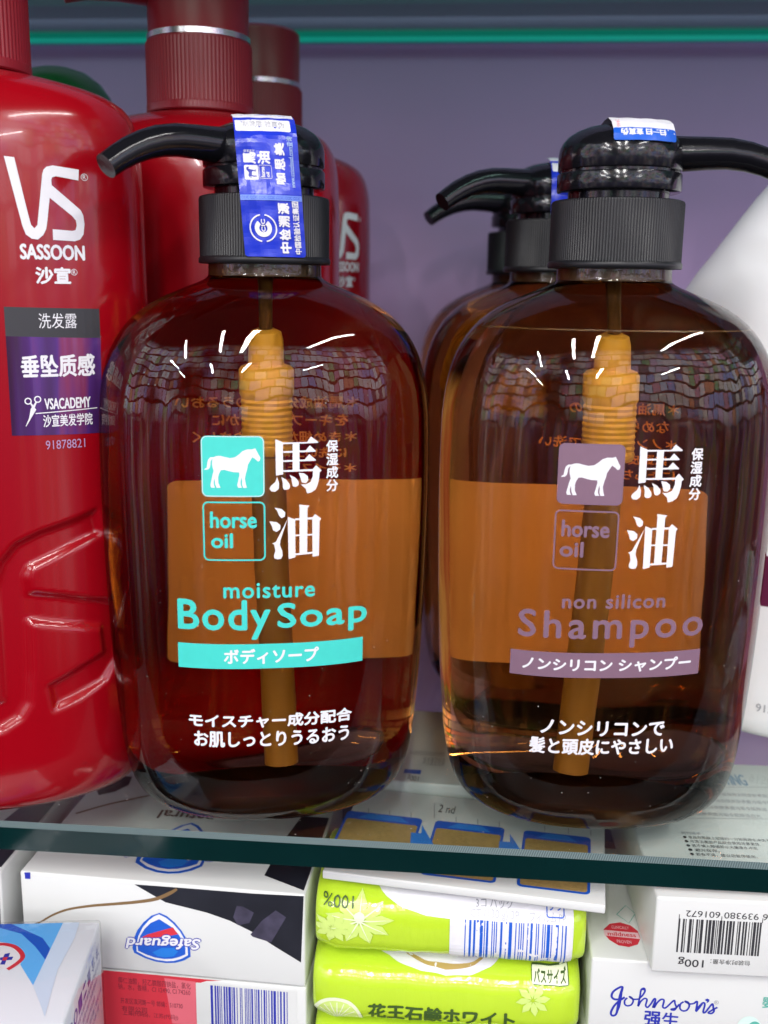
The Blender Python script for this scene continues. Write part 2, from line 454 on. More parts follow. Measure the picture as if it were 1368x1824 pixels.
M_gbevel = princ('ground_glass_bevel', (.11, .16, .165), .35, .4)
M_gbevel2 = princ('ground_glass_groove', (.03, .055, .06), .35, .5)
M_teale = princ('painted_edge_glow', (.006, .93, .74), .3)  # glow of light piped through the glass, put into a bright teal colour
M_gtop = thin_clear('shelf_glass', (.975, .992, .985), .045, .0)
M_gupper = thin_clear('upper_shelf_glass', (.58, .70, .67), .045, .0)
M_maroon = princ('maroon_print', (.12, .012, .05), .35)
M_holo = None

# ------------------------------------------------------------------ setting
wall = rbox('wall', -700, 700, 520, 540, -500, 700, M_wall, rad=1); wall['kind'] = 'structure'
wall['label'] = 'plain lilac painted back wall of the shop shelving'; wall['category'] = 'wall'
board = rbox('shelf_board', -420, 420, 120, 518, -110, -101, M_blackm, rad=.5); board['kind'] = 'structure'
board['label'] = 'dark shelf board under the stacked soap boxes'; board['category'] = 'shelf'

def glass_shelf(label, y0, y1, z0, z1, top_mat, edge_mat, back_mat, x0=-420, x1=420, bevel=True):
    t = thing('glass_shelf', label, 'glass shelf', ((x0+x1)/2, y0, z0))
    X0, X1 = x0-(x0+x1)/2, x1-(x0+x1)/2; D = y1-y0; H = z1-z0; c = 1.3
    V = [(X0, c, H), (X1, c, H), (X1, D, H), (X0, D, H), (X0, 0, 0), (X1, 0, 0), (X1, D, 0), (X0, D, 0)]
    mesh_obj('pane', V, [(0, 1, 2, 3), (7, 6, 5, 4)], top_mat, t)
    mesh_obj('cut_edge', [(X0, 0, 0), (X1, 0, 0), (X1, 0, H-c), (X0, 0, H-c)], [(0, 1, 2, 3)], edge_mat, t)
    # ground bevel: fine slanted grinding marks
    n = 2600; VV = []; FF = []
    for i in range(n+1):
        x = X0+(X1-X0)*i/n; k = .10 if i % 2 else -.05
        VV += [(x, -k*0, H-c-.0), (x+.8, c, H)]
        VV[-2] = (x, 0, H-c); VV[-1] = (x+.8, c, H)
    for i in range(n): FF.append((2*i, 2*i+2, 2*i+3, 2*i+1))
    b = mesh_obj('ground_bevel', VV, FF, [M_gbevel, M_gbevel2], t, idx=[i % 2 for i in range(n)])
    rbox('back_edge', X0, X1, D-3, D+.5, -2.4, 3.4, back_mat, t, rad=.3)
    return t
glass_shelf('thick green-edged glass shelf carrying the pump bottles', 258.8, 512, -8.2, 0, M_gtop, M_gedge, M_gedge)
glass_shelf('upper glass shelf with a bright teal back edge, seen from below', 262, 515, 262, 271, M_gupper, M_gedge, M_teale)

# ------------------------------------------------------------------ amber pump bottles
AMB = Body([(0, 29.5, 22, 2.2), (.7, 33, 25, 2.25), (2.5, 36.5, 27.5, 2.3), (6, 39.6, 30, 2.35), (11, 41.6, 31.8, 2.4), (20, 43.3, 33, 2.4),
            (45, 45.2, 34, 2.4), (70, 46.1, 34.5, 2.4), (95, 46.5, 34.8, 2.4), (112, 46.3, 34.6, 2.4), (122, 45.4, 34, 2.38),
            (130, 43.4, 32.8, 2.35), (136, 40.4, 31, 2.3), (141, 36.2, 28.6, 2.25), (145, 30.6, 25.2, 2.2), (148, 24.2, 21.4, 2.1), (150, 19.2, 18.2, 2.03),
            (151.2, 16.6, 16.5, 2), (152.2, 15.6, 15.6, 2), (157, 15.5, 15.5, 2)])
AZ = [0, .3, .7, 1.4, 2.5, 4, 6, 8.5, 11, 15, 20, 26, 33, 40, 48, 56, 64, 72, 80, 88, 96, 104, 110, 115, 119, 122.5, 126, 129, 132, 134.5, 137, 139, 141, 143, 144.7, 146.2, 147.6, 148.8, 149.8, 150.6, 151.3, 152, 153, 155, 157]

def pump_bottle(label, loc, rotz, spout, group, tube_lean=0, solid=False, fill=0, name='pump_bottle'):
    t = thing(name, label, 'pump bottle', loc, rotz, group)
    AMB.build('body', M_amberS if solid else M_amber, t, AZ, N=144, caps=(True, solid))
    zl = [.8, 1.4, 2.5, 4, 6, 8.5, 11, 15, 20, 26, 33, 48, 64, 80, 96, 110, 119, 122.5, 126, 129, 132, 134.5, 137, 138.4]
    if not solid: AMB.build('liquid', M_liq, t, zl, N=96, scale=.972, caps=(True, True))
    if fill: AMB.build('fill_line', M_fill, t, [fill, fill+.35], N=96, scale=.985, caps=(False, False))
    sweep('dip_tube', [(0, 0, 104), (tube_lean*.3, 0, 70), (tube_lean, -1, 12)], [4.6, 4.6, 4.6], M_tube, t, 24)
    prof = [(4.8, 103), (6.2, 103.5), (6.6, 104.6)]
    for k in range(9): prof += [(6.75, 105.5+k*1.5), (6.45, 106.2+k*1.5)]
    e = lathe('pump_housing', prof+[(7.0, 119.5), (7.0, 125.2), (6.4, 126), (4.6, 126.6), (4.4, 132), (3.9, 133.6), (2.4, 134.2)], M_eng, t, 40)
    lathe('piston_stem', [(1.7, 134.3), (1.7, 151.5)], M_brownstem, e, 20)
    lathe('added_neck_core', [(14.0, 151.6), (14.0, 156.8)], M_brownstem, t, 48)  # opaque brown cylinder added inside the neck to make it look dark
    if solid: AMB.build('added_base_disc', M_basedisc, t, [1.0, 1.6, 2.4], N=96, scale=.97, caps=(True, True))  # opaque disc added in the bottom, blocks the pale light from below
    lathe('collar', [(15.6, 155.2), (17.9, 155.3), (18.1, 155.6), (18.1, 156.6), (17.8, 157), (17.75, 157.3), (17.75, 172.2), (17.5, 172.8), (17.0, 173.0), (14, 173.05)],
          M_blackm, t, ribs=(157.2, 172.5, 140, .28))
    h = lathe('pump_head', [(13.5, 172.9), (13.5, 175), (15.6, 175.05), (16.4, 175.3), (16.55, 175.8), (16.55, 179.6), (16.35, 179.9), (15.9, 180), (15.9, 180.6),
                            (16.3, 180.7), (16.45, 181), (16.45, 184.82), (16.2, 186.31), (15.5, 187.81), (14.2, 189.3), (12.2, 190.63), (9.5, 191.71), (6, 192.37), (2.5, 192.62), (0.3, 192.66)],
              M_black, t, 72)
    path = [(12, 0, 185.2), (17, 0, 185.2), (22.5, 0, 185.3), (28, 0, 185.2), (33, 0, 184.4), (37.5, 0, 183), (41.5, 0, 181.2), (45, 0, 179.2), (48, 0, 177.2)]
    rad = [4.7, 4.5, 4.25, 4.05, 3.85, 3.65, 3.45, 3.25, 3.1]
    s = sweep('spout', path, rad, M_black, h, 28); s.rotation_euler.z = R(spout)
    # bore of the spout, a dark recess at the tip
    e = Vector((46, 0, 178.3)); d = (Vector((46, 0, 178.3))-Vector((43.2, 0, 180.2))).normalized()
    return t, h

bs = pump_bottle('amber body soap pump bottle with teal lettering and a long blue seal over its pump', (-57, 292, 0), 12, 229-12, 'amber pump bottles', 3, True)
sh = pump_bottle('amber pump bottle of shampoo with mauve lettering and its spout turned right', (39, 297, 0), 3, -8, 'amber pump bottles', -5, True, 139.5)
a2 = pump_bottle('amber pump bottle right behind the shampoo, blue seal peeking out, spout turned left', (29.5, 384, 0), 4, 210, 'amber pump bottles', 3, True)
a3 = pump_bottle('rearmost amber pump bottle, nearly hidden at the wall, its spout tip lowest', (24.5, 467, 0), 4, 203, 'amber pump bottles', 2, True)

# ------------------------------------------------------------------ red bottles
VS = Body([(0, 34, 25, 2.3), (.8, 37.5, 28, 2.35), (3, 40.5, 31, 2.4), (8, 43.2, 33.3, 2.45), (18, 44.8, 34.6, 2.5), (60, 46, 35.4, 2.5), (120, 46.6, 35.6, 2.5),
           (170, 46.4, 35.4, 2.5), (184, 46, 35, 2.5), (191, 45, 34, 2.45), (196, 42.5, 31.8, 2.4), (199.5, 37, 28.5, 2.3), (202, 28, 24, 2.15), (203.6, 20, 19.5, 2.02), (204.2, 16.5, 16.5, 2), (208, 16, 16, 2)])
def red_bottle(label, loc, rotz, relief=None, group='red pump bottles'):
    t = thing('pump_bottle', label, 'pump bottle', loc, rotz, group)
    zs = [0, .3, .8, 1.6, 3, 5, 8, 12]+([14+i*.75 for i in range(112)] if relief else [14+i*8 for i in range(11)])+[100+i*6 for i in range(14)]+[182, 185, 188, 191, 193, 195, 196.5, 198, 199.3, 200.5, 201.5, 202.4, 203.1, 203.7, 204.2, 206, 208]
    VS.build('body', M_red, t, zs, N=384 if relief else 128, caps=(True, True), disp=relief)
    lathe('collar', [(15, 204.4), (17.2, 204.5), (17.6, 204.9), (17.6, 207), (17.45, 207.3), (17.45, 226), (17.2, 226.5), (15, 226.6)], M_redm, t, ribs=(207.2, 226.2, 84, .25))
    h = lathe('pump_head', [(14, 226.5), (16.6, 226.55), (16.6, 229.2), (16.4, 229.5), (16.6, 246), (16.4, 247.4), (15, 248.6), (10, 249.6), (.3, 250)], M_redm, t, 64)
    lathe('silver_ring', [(16.5, 227.1), (16.95, 227.2), (16.95, 228.9), (16.5, 229.0)], M_silver, h, 64)
    V = []
    sweep('spout', [(6, 0, 243), (16, 0, 243.5), (26, 0, 243.6), (36, 0, 242.6), (43, 0, 240.4)], [6.5, 6, 5.4, 4.8, 4.2], M_redm, h, 24).rotation_euler.z = R(200)
    return t

REL = [(2.8,76.2),(6.9,81.1),(13.4,83.9),(22.9,86.5),(28.6,88.5),(29.9,81.5),(21.5,78.4),(14.4,75.4),(10.6,73.9),(9.5,71.4),(10.2,67.3),(18.3,65.5),(30.1,62.2),(33,60.3),(34.4,56),
       (32.9,43.6),(29.1,37.8),(21.5,34.5),(14.6,32.3),(13.5,39.7),(21.9,43.6),(28.8,46.6),(28.2,54.2),(16.4,56.9),(9.5,58.6),(9.2,44),(8.2,35.1),(5.5,30.9),(-.2,27.6),(-6,27),(-7,36),(0,36.6),(.3,60),(-.5,68)]
def relief(x, yy, z):
    """pressed-in emblem on the lower front of the bottle: 1.3 mm deep with soft edges"""
    if yy > 0 or not 24 < z < 92 or x < -9: return 0
    d = 1e9; ins = False; n = len(REL)
    for i in range(n):
        ax, az = REL[i]; bx_, bz = REL[(i+1) % n]
        dx, dz = bx_-ax, bz-az; t = max(0, min(1, ((x-ax)*dx+(z-az)*dz)/(dx*dx+dz*dz)))
        d = min(d, math.hypot(x-ax-t*dx, z-az-t*dz))
        if (az > z) != (bz > z) and x < (bx_-ax)*(z-az)/(bz-az)+ax: ins = not ins
    q = (d if ins else -d); t = max(0, min(1, (q+.9)/2.5)); return -1.7*t*t*(3-2*t)
r1 = red_bottle('glossy red shampoo pump bottle at the left edge with white logo and purple band', (-139, 291, 0), 22, relief)
r2 = red_bottle('red pump bottle with ribbed cap and silver ring standing behind the body soap', (-92, 362, 0), 0)
r3 = red_bottle('rearmost red pump bottle by the wall, dim logo beside the black collar', (-88, 442, 0), 40)

GRN = Body([(0, 20, 15, 2.2), (1, 23, 18, 2.2), (5, 26, 20, 2.3), (150, 28, 21, 2.3), (180, 26, 20, 2.2), (195, 20, 18, 2), (203, 19, 19, 2)])
g = thing('green_bottle', 'bottle with a dark green domed cap behind the red bottles', 'bottle', (-157, 402, 0))
GRN.build('body', M_white, g, [0, .5, 1, 3, 5, 20, 60, 100, 150, 165, 180, 188, 195, 203], N=64, caps=(True, True))
lathe('domed_cap', [(19, 203.2), (21.6, 203.3), (21.9, 204), (21.6, 211), (20, 217), (16.5, 222), (11.5, 225.6), (6, 227.3), (.3, 227.8)], M_green, g, 64)

WH = Body([(0, 40, 28, 2.3), (.8, 44, 31, 2.35), (3, 47, 33, 2.4), (8, 49, 35, 2.45), (60, 53, 37, 2.5), (110, 57, 38, 2.5), (130, 58, 38, 2.45), (146, 58, 38, 2.4), (153, 55, 36.5, 2.3), (160, 50, 34, 2.25), (168, 44.5, 31, 2.2), (184, 33, 26, 2.1), (192, 25, 22, 2.05), (198, 18, 18, 2), (202, 16, 16, 2)])
wb = thing('white_bottle', 'large white shampoo bottle with rounded shoulders at the right edge', 'bottle', (130, 366, 0), -8)
WH.build('body', M_white, wb, [0, .3, .8, 1.6, 3, 5, 8, 20, 40, 60, 80, 95, 110, 122, 135, 142, 150, 156, 162, 168, 174, 180, 185, 190, 193, 196, 199, 202], N=144, caps=(True, True))
lathe('cap', [(17, 202.3), (17.8, 202.5), (17.8, 222), (17, 223), (.3, 223.4)], M_white, wb, 64)

# ------------------------------------------------------------------ cartons under the shelf
def carton(label, loc, rotz, wd, dp, ht, mat=None, group=None, rad=.7, name='soap_carton', cat='soap box', tilt=0):
    """origin at the middle of the bottom front edge"""
    t = thing(name, label, cat, loc, rotz, group); t.rotation_euler.x = R(tilt)
    rbox('carton', -wd/2, wd/2, 0, dp, 0, ht, mat or M_card, t, rad)
    return t
c1 = carton('white soap box with blue shield and charcoal corner, topmost under the glass', (-84.5, 265.2, -50), -2.3, 85.5, 67, 30, group='shield soap boxes')
c2 = carton('soap box with red panel and striped bar code, below the charcoal-corner box', (-84.3, 265.4, -80.6), -2.0, 85.5, 60, 30, group='shield soap boxes')
c2b = carton('soap box under the red-panel box', (-84.3, 265.4, -101), -2.0, 85.5, 60, 20, group='shield soap boxes')
c3 = carton('soap box with black picture corner, cut off by the left edge of the photo', (-175.5, 267, -50), -1.0, 85.5, 60, 30, group='shield soap boxes')
bl = carton('blue and white soap box in crinkled clear film, nearest the camera', (-115.0, 210, -101), 8, 44, 42.2, 74.4, M_cardb, name='wrapped_carton')
sk = carton('flat white carton printed with three skin close-ups and blue arrows', (2.2, 262, -16.6), -6.7, 79.5, 52, 2.6, name='skin_care_carton', cat='carton', rad=.5)
sk2 = carton('white carton with small grey text lying behind the skin picture carton', (0, 317, -17), -3, 84, 60, 6, name='text_carton', cat='carton')
bc = carton('white box with an upside-down black bar code under the right of the shelf', (101, 257.6, -33), 1, 92, 84, 23, name='barcode_carton')
jo = carton('white baby soap box with navy script lettering in the bottom right corner', (85, 261, -58), -.5, 91, 60, 25, name='baby_soap_carton')
jo2 = carton('white box below the script lettered soap box', (85, 262, -101), -.5, 91, 60, 43, name='lower_carton')
# lime soap packs
def soap_pack(label, loc, rotz):
    t = thing('soap_pack', label, 'soap pack', loc, rotz, 'lime soap packs')
    W, Dp, H = 77, 46, 21.8; V = []; F = []
    N = 48; xs = [-W/2, -W/2+.5, -W/2+1.6, -W/2+3.5, -W/2+6]+[-W/2+6+(W-12)*i/24 for i in range(1, 24)]+[W/2-6, W/2-3.5, W/2-1.6, W/2-.5, W/2]
    for x in xs:
        e = min(x+W/2, W/2-x); k = .86+.14*min(1, e/6)**.5
        bulge = 1-.025*abs(math.sin(x/W*3*math.pi))*0
        for i in range(N):
            th = 2*math.pi*i/N; c, d = math.cos(th), math.sin(th); n = 3.6
            wob = 1+.006*math.sin(x*.9+th*3)+.005*math.sin(x*.37+th*5)
            V.append((x, Dp/2+Dp/2*k*wob*math.copysign(abs(c)**(2/n), c), H/2+H/2*k*wob*math.copysign(abs(d)**(2/n), d)))
    for j in range(len(xs)-1):
        for i in range(N):
            q = (i+1) % N; F.append((j*N+i, (j+1)*N+i, (j+1)*N+q, j*N+q))
    F += [tuple(range(N)), tuple(range((len(xs)-1)*N, len(xs)*N))[::-1]]
    o = fix(mesh_obj('wrapped_bars', V, F, M_lime, t, smooth=True))
    return t
s1 = soap_pack('lime green soap pack with a big bar code panel, topmost of its stack', (-.5, 262, -39.8), 0)
s2 = soap_pack('lime green soap pack with dark Japanese lettering under the bar code pack', (-1.2, 261.5, -61.7), 0)
s3 = soap_pack('lime green soap pack lowest of its stack, cut by the bottom edge', (-1, 262, -83.6), 0)
s4 = soap_pack('hidden soap pack at the bottom of the lime stack', (-1, 262, -101), 0)
A = {
 'uma0': [(1.57,111.54), (3.45,110.73), (3.48,102.45), (1.63,102.17)],
 'uma1': [(3.45,110.68), (9.6,110.71), (10.63,112.11), (12.55,110.68), (12.4,110.45), (3.45,110.24)],
 'uma2': [(5.93,110.56), (7.69,110.54), (7.66,103.42), (5.89,103.46)],
 'uma3': [(3.52,108.44), (9.3,108.59), (10.33,109.85), (11.9,108.39), (11.81,108.18), (3.52,108.02)],
 'uma4': [(3.5,106.1), (8.99,106.23), (10.18,107.6), (11.89,106.07), (11.8,105.86), (3.5,105.69)],
 'uma5': [(3.49,103.55), (11.06,103.71), (11.95,104.73), (13.38,103.28), (12.84,102.85), (12.75,101.5), (12.39,99.7), (11.8,98.37), (10.75,97.65), (9.56,97.38), (9.27,98.59), (7.94,99.83), (9.27,99.79), (10.46,100.36), (11.06,101.85), (11.12,103.2), (3.48,103.11)],
 'uma6': [(1.92,101.81), (2.43,100.22), (2.33,98.73), (1.45,97.99), (0.42,98.09), (-0.04,98.76), (0.29,99.5), (1.47,100.53)],
 'uma7': [(3.03,101.8), (4.26,101.09), (5.13,99.88), (5.19,98.98), (4.68,98.51), (3.71,98.47), (3.36,99.01), (3.37,100.21)],
 'uma8': [(5.09,102.34), (6.47,101.66), (7.44,100.59), (7.43,99.69), (6.75,99.16), (5.96,99.33), (5.72,100.17), (5.58,101.37)],
 'uma9': [(7.45,102.83), (8.83,102.65), (9.81,101.88), (9.92,100.83), (9.27,100.1), (8.23,100.27), (7.94,101.33)],
 'abu0': [(1.18,93.84), (3.03,93.44), (3.97,92.52), (3.84,91.45), (3.01,91.01), (2.37,91.63), (1.85,93.01)],
 'abu1': [(-0.15,90.25), (1.68,90.03), (2.7,89.19), (2.64,88.12), (1.65,87.38), (0.77,87.85), (0.48,88.93)],
 'abu2': [(4.49,90.68), (2.67,85.21), (2.52,83.82), (3.1,82.27), (3.18,81.03), (2.79,80.17), (1.89,80.06), (1.09,80.3), (0.92,81.08), (1.32,82.3), (1.03,84.01), (0.47,84.33), (1.48,84.77), (2.09,85.99)],
 'abu3': [(4.58,91.38), (6.51,90.63), (6.52,80.46), (4.73,80.05)],
 'abu4': [(6.42,90.88), (10.98,91.1), (10.98,90.52), (6.42,90.39)],
 'abu5': [(10.89,90.95), (11.64,91.93), (13.3,90.61), (12.85,90.11), (12.65,80.67), (10.98,80.44)],
 'abu6': [(7.47,94.56), (10.21,94.18), (9.7,93.59), (9.59,81.28), (7.58,81.27), (7.62,93.8)],
 'abu7': [(6.49,86.59), (10.98,86.65), (10.98,86.22), (6.49,86.16)],
 'abu8': [(6.47,81.55), (10.98,81.85), (10.98,81.32), (6.47,81.03)],
 'horse': [(-3.53,109.22), (-3.1,108.42), (-2.68,107.54), (-2.25,106.8), (-2.41,106.06), (-2.9,105.83), (-3.42,106.36), (-4.28,106.95), (-4.72,106.22), (-5.41,105.04), (-5.63,103.86), (-5.99,102.67), (-6.24,101.34), (-6.03,100), (-5.75,99.1), (-6.71,99.04), (-6.99,100), (-6.95,100.89), (-7.11,101.78), (-7.36,100.59), (-7.34,99.85), (-6.98,99.1), (-7.96,99.04), (-8.22,99.7), (-7.94,100.89), (-7.62,102.38), (-7.67,103.06), (-9.12,103.11), (-10.56,103.46), (-11.42,103.69), (-12.24,103.59), (-12.75,102.64), (-12.97,101.75), (-12.94,100.26), (-12.44,99.07), (-13.4,99), (-13.76,99.95), (-13.93,101.43), (-14.15,100.54), (-14.11,99.79), (-13.83,99.05), (-14.77,99.04), (-14.99,99.63), (-14.73,100.82), (-14.41,102.31), (-14.09,103.36), (-14.36,104.39), (-14.46,105.27), (-14.38,106.16), (-14.26,106.6), (-14.79,105.85), (-14.87,104.97), (-15.03,104.23), (-15.48,103.72), (-16.35,103.61), (-16.4,103.81), (-15.82,104.21), (-15.68,105.25), (-15.42,106.28), (-14.83,106.88), (-14.11,106.9), (-13.23,107.23), (-12.37,107.27), (-11.36,107.02), (-9.92,106.71), (-8.62,106.95), (-7.6,107.69), (-6.72,108.52), (-5.55,108.96), (-4.25,108.98)],
 'Lsq': [(-17.21,104.33), (-1.26,104.43), (-9.25,112.37), (-9.52,96.65)],
 'Lfr': [(-17.15,87.83), (-1.15,87.88), (-9.54,95.45), (-9.81,79.72)],
 'Lhos': [(14.64,104.43), (17.59,104.32), (16.13,111.15), (16.16,97.5)],
 'Lhorse': [(-15.14,90.01), (-3.48,89.74), (-14.55,92.68), (-8.49,88.56)],
 'Loil': [(-15.02,84.83), (-9.66,84.89), (-9.98,86.97), (-12.4,83.24)],
 'Lmoist': [(-12.16,71.32), (11.53,71.39), (-3.5,73.6), (0.64,69.61)],
 'LBody': [(-24.13,65.12), (-0.31,63.92), (-23.29,68.86), (-4.89,58.27)],
 'LSoap': [(1.92,64.49), (25.71,64.53), (5.45,67.87), (21.25,59.26)],
 'Lband': [(-24.53,58.02), (24.81,58.1), (-0.07,56.85), (-0.14,49.9)],
 'Lbandt': [(-12.38,53.79), (12.59,53.6), (-0.09,55.43), (-0.12,51.33)],
 'LL1': [(-22.08,36.49), (21.81,35.72), (-0.25,36.77), (-0.29,33.06)],
 'LL2': [(-20.83,30.15), (21.08,30.31), (-0.3,31.7), (-0.34,27.26)],
 'Rsq': [(-17.29,104.06), (-0.83,103.96), (-9.76,111.83), (-8.94,96.21)],
 'Rfr': [(-17.51,86.73), (-1.31,86.75), (-9.49,94.69), (-8.61,78.9)],
 'Ruma': [(1.24,98.44), (14.44,103.11), (11.9,112.03), (10.65,97.22)],
 'Rabu': [(0.75,89.81), (13.79,90.73), (9.88,94.24), (2.72,79.66)],
 'Rhos': [(15.41,97.85), (18.5,110.21), (16.58,111.14), (16.62,97.5)],
 'Rhorse': [(-15.54,88.55), (-3.72,89.04), (-15.07,91.94), (-11.67,87.75)],
 'Roil': [(-15.77,83.8), (-10.03,84.11), (-10.47,86.29), (-13.62,82.4)],
 'Rnon': [(-14.43,70.86), (11.96,71.22), (-7.85,72.58), (-7.63,68.85)],
 'RSham': [(-25.21,63.87), (22.69,65.28), (-18.41,68), (6,58.2)],
 'Rband': [(-27.02,53.34), (22.76,55.16), (-4.33,56.57), (-3.9,49.58)],
 'RbandE': [(-27.15,56.66), (22.83,58.31), (-4.33,56.57), (-3.9,49.58)],
 'Rbandt': [(-23.78,52.82), (20.25,54.66), (-4.22,54.83), (-4.01,51.34)],
 'RL1': [(-18.25,35.22), (14.48,34.97), (-2.47,37.12), (-2.21,32.98)],
 'RL2': [(-20.97,29.26), (17.28,30.76), (-2.81,32.01), (-2.51,27.45)],
 'vslogo': [(10,180.17), (12.41,180.02), (13.9,171.91), (15.01,166.11), (15.5,163.81), (16.28,162.99), (17.04,163.87), (17.76,168.75), (18.87,176.36), (19.22,177.42), (19.92,178.18), (21.48,178.62), (27.89,178.07), (27.68,175.37), (22.19,176.03), (21.25,175.75), (20.96,175.02), (21.02,173.77), (26.72,169.02), (27.89,168.01), (28.48,166.75), (28.69,164.6), (28.34,161.97), (27.41,160.63), (26.08,160.14), (20.66,160.29), (20.71,162.95), (25.56,162.72), (26.35,162.97), (26.7,164.07), (26.55,165.35), (25.73,166.39), (20.36,170.69), (19.52,165.03), (19.11,162.88), (18.28,161.36), (16.97,160.26), (15.52,160.42), (14.13,161.44), (13.42,163.52)],
 'csh': [(-0.4,20.3), (1.78,19.44), (4.05,17.54), (6.06,15.05), (7.54,12.37), (8.45,9.62), (8.56,6.78), (6.56,5.29), (3.91,4.25), (1.02,3.87), (-1.87,4.01), (-5.27,4.82), (-8.64,6.35), (-9.11,7.88), (-8.44,11.38), (-7.29,14.06), (-5.35,16.79), (-2.92,19.14)],
 'csw': [(-0.55,19.78), (1.5,18.85), (3.52,17.21), (5.53,14.86), (6.89,12.3), (7.72,9.54), (7.79,7.13), (5.79,5.78), (3.41,4.83), (1.04,4.5), (-1.85,4.64), (-4.98,5.42), (-7.83,6.86), (-7.87,9.15), (-7.1,12.08), (-5.68,15.06), (-3.76,17.51), (-2.01,19.08)],
 'csi': [(-0.6,18.23), (1.44,17.01), (3.22,15.91), (4.99,13.96), (6.35,11.68), (7.07,9.48), (7.01,7.34), (5.02,6.28), (2.9,5.49), (0.53,5.17), (-2.35,5.4), (-4.95,6.14), (-7.42,7.19), (-7.47,9.19), (-6.57,12.13), (-5.17,14.54), (-3.26,16.71)],
 'csl': [(-3.08,7.05), (-0.13,8.77), (3.54,9.13), (4.81,8.12), (3.46,6.41), (0.81,5.71), (-1.54,5.91)],
 'csr': [(-6.73,11.4), (-4.18,12.93), (3.49,15.94), (4.98,13.82), (1.56,12.78), (-2.12,12)],
 'cst': [(-11.05,8.84), (11.57,12.76), (9.41,14.3), (-9.11,7.88)],
 'cstm': [(-11.29,6.23), (-10.19,5.91), (-10.75,6.43), (-10.78,5.65)],
 'cblk': [(-7.7,28.84), (-3.29,26.42), (1.46,23.87), (6.94,22.89), (13.78,21.66), (20.58,19.69), (27.34,16.61), (34.09,12.4), (41.52,8.11), (42.36,29.58), (27.51,29.06), (7.12,28.99)],
 'cch1': [(22.71,24.72), (24.74,24.54), (27.77,22.97), (26.36,19.5), (22.94,18.43), (21.62,20.91)],
 'cch2': [(26.65,15.8), (30.11,20.6), (34.19,24.31), (37.21,22.38), (32.74,13.77), (27.32,15.11)],
 'cstr': [(-40.64,12.36), (-37.33,13.75), (-33.24,16.5), (-28.14,18.88), (-20.98,20.68), (-13.91,21.93), (-6.88,23.25), (-1.28,24.74), (2.94,26.98), (5.05,28.51)],
 'ctick': [(-41.23,29.77), (-39.41,29.93), (-39.47,27.81), (-41.12,27.66)],
 'ctop': [(-12.55,11.36), (9.01,13.21), (-8.41,34.51), (1.44,4.79)],
 'cnat': [(-13.34,37.69), (4.95,38.42), (-5.77,40.64), (-4.39,36.29)],
 'coval': [(-39.76,50.82), (-37.8,56.2), (-35.3,62.68), (-31.42,62.38), (-30.46,56.44), (-33.29,50.96), (-37.73,47.82)],
 'cstr2': [(-40.29,34.77), (-33.48,41.21), (-26.64,46.21), (-18.21,51.88)],
 'cblk2': [(24.62,39.08), (34.9,40.59), (36.14,30.64), (31.85,30.01)],
 'c2red': [(-23.86,29.94), (-15.5,30), (17.57,30), (12.96,29.49), (10.58,28.51), (10,13.8), (-24.64,10.12)],
 'c2bar': [(14.04,21.27), (37.42,23.69), (19.89,28.22), (19.65,14.83)],
 'c2t1': [(-14.2,26.58), (8.04,27.25), (-1.05,28.28), (-1.13,26.1)],
 'c2t2': [(-14.3,24.23), (7.84,25.3), (-1.13,26.1), (-1.2,23.99)],
 'c2t3': [(-13.77,19.97), (5.39,20.38), (-1.29,21.25), (-1.35,19.29)],
 'c2t4': [(-13.52,17.24), (-5.66,17.66), (-8.48,18.55), (-8.55,16.73)],
 'c2t5': [(-13.23,15.69), (3.86,16.3), (-1.43,17.01), (-1.49,15.11)],
 'skA': [(-20.01,34.79), (-16.37,4.74), (-34.06,3.14)],
 'skB': [(-12.23,35.13), (7.71,35.74), (9.4,4.72), (-8.25,3.29)],
 'skC': [(15.29,36.07), (35.58,36.32), (34.5,5.29), (16.42,3.8)],
 'ska1': [(-18.54,26.37), (-15.42,26.67), (-16.04,31.74), (-10.58,20.62), (-12.35,9.22), (-13.41,14.51), (-16.9,14.35)],
 'ska2': [(8.43,27.13), (11.6,27.58), (11.21,32.42), (15.63,22.31), (12.72,11.27), (12.26,16.95), (9.07,16.47)],
 'sk2nd': [(-12.42,43.05), (-7.79,43.22), (-10.72,45.23), (-10.19,41.5)],
 'skbr': [(-12.89,36.69), (-14.3,45.92), (-11.96,46.3)],
 'sktick': [(-34.49,38.33), (-33.73,34.83), (-27.62,38.42), (-26.94,34.93), (-20.66,38.53), (-20.06,35.06), (-6.29,38.91), (-5.87,35.73), (0.51,39.02), (0.9,35.58), (7.34,39.15), (7.65,35.72), (21.44,39.54), (21.6,36.41), (28.73,39.81), (28.82,36.41), (35.56,39.98), (35.58,36.59)],
 's2tag': [(-17.96,7.28), (-12.21,7.89), (-14.76,9.14), (-14.43,6.03)],
 's2g': [(-16.34,2.94), (-12.52,3.56), (-14.33,5.06), (-13.94,1.39)],
 's2l1': [(-17.66,21.7), (-5.2,22.49), (-11.57,23.61), (-11.32,20.95)],
 's2l2': [(-12.43,16.36), (-4.69,15.89), (-8.02,18.84), (-7.58,13.7)],
 'bcb': [(-39.72,11.3), (-17.16,12.6), (-29.93,16.85), (-29.11,6.63)],
 'bcd': [(-37.91,18.11), (-16.25,19.06), (-30.13,19.34), (-29.99,17.65)],
 'bcg': [(-38.94,3.76), (-32.11,3.89), (-36.11,5.29), (-35.88,2.31)],
 'bcn': [(-30.32,3.95), (-19.64,4.48), (-24.26,5.07), (-24.13,3.55)],
 'bct0': [(-16.79,70.39), (-3.25,72.26), (-6.26,75.21), (-8.13,68.03)],
 'bct1': [(-20.31,61.38), (1.82,63.39), (-9.11,64.22), (-9.92,61.12)],
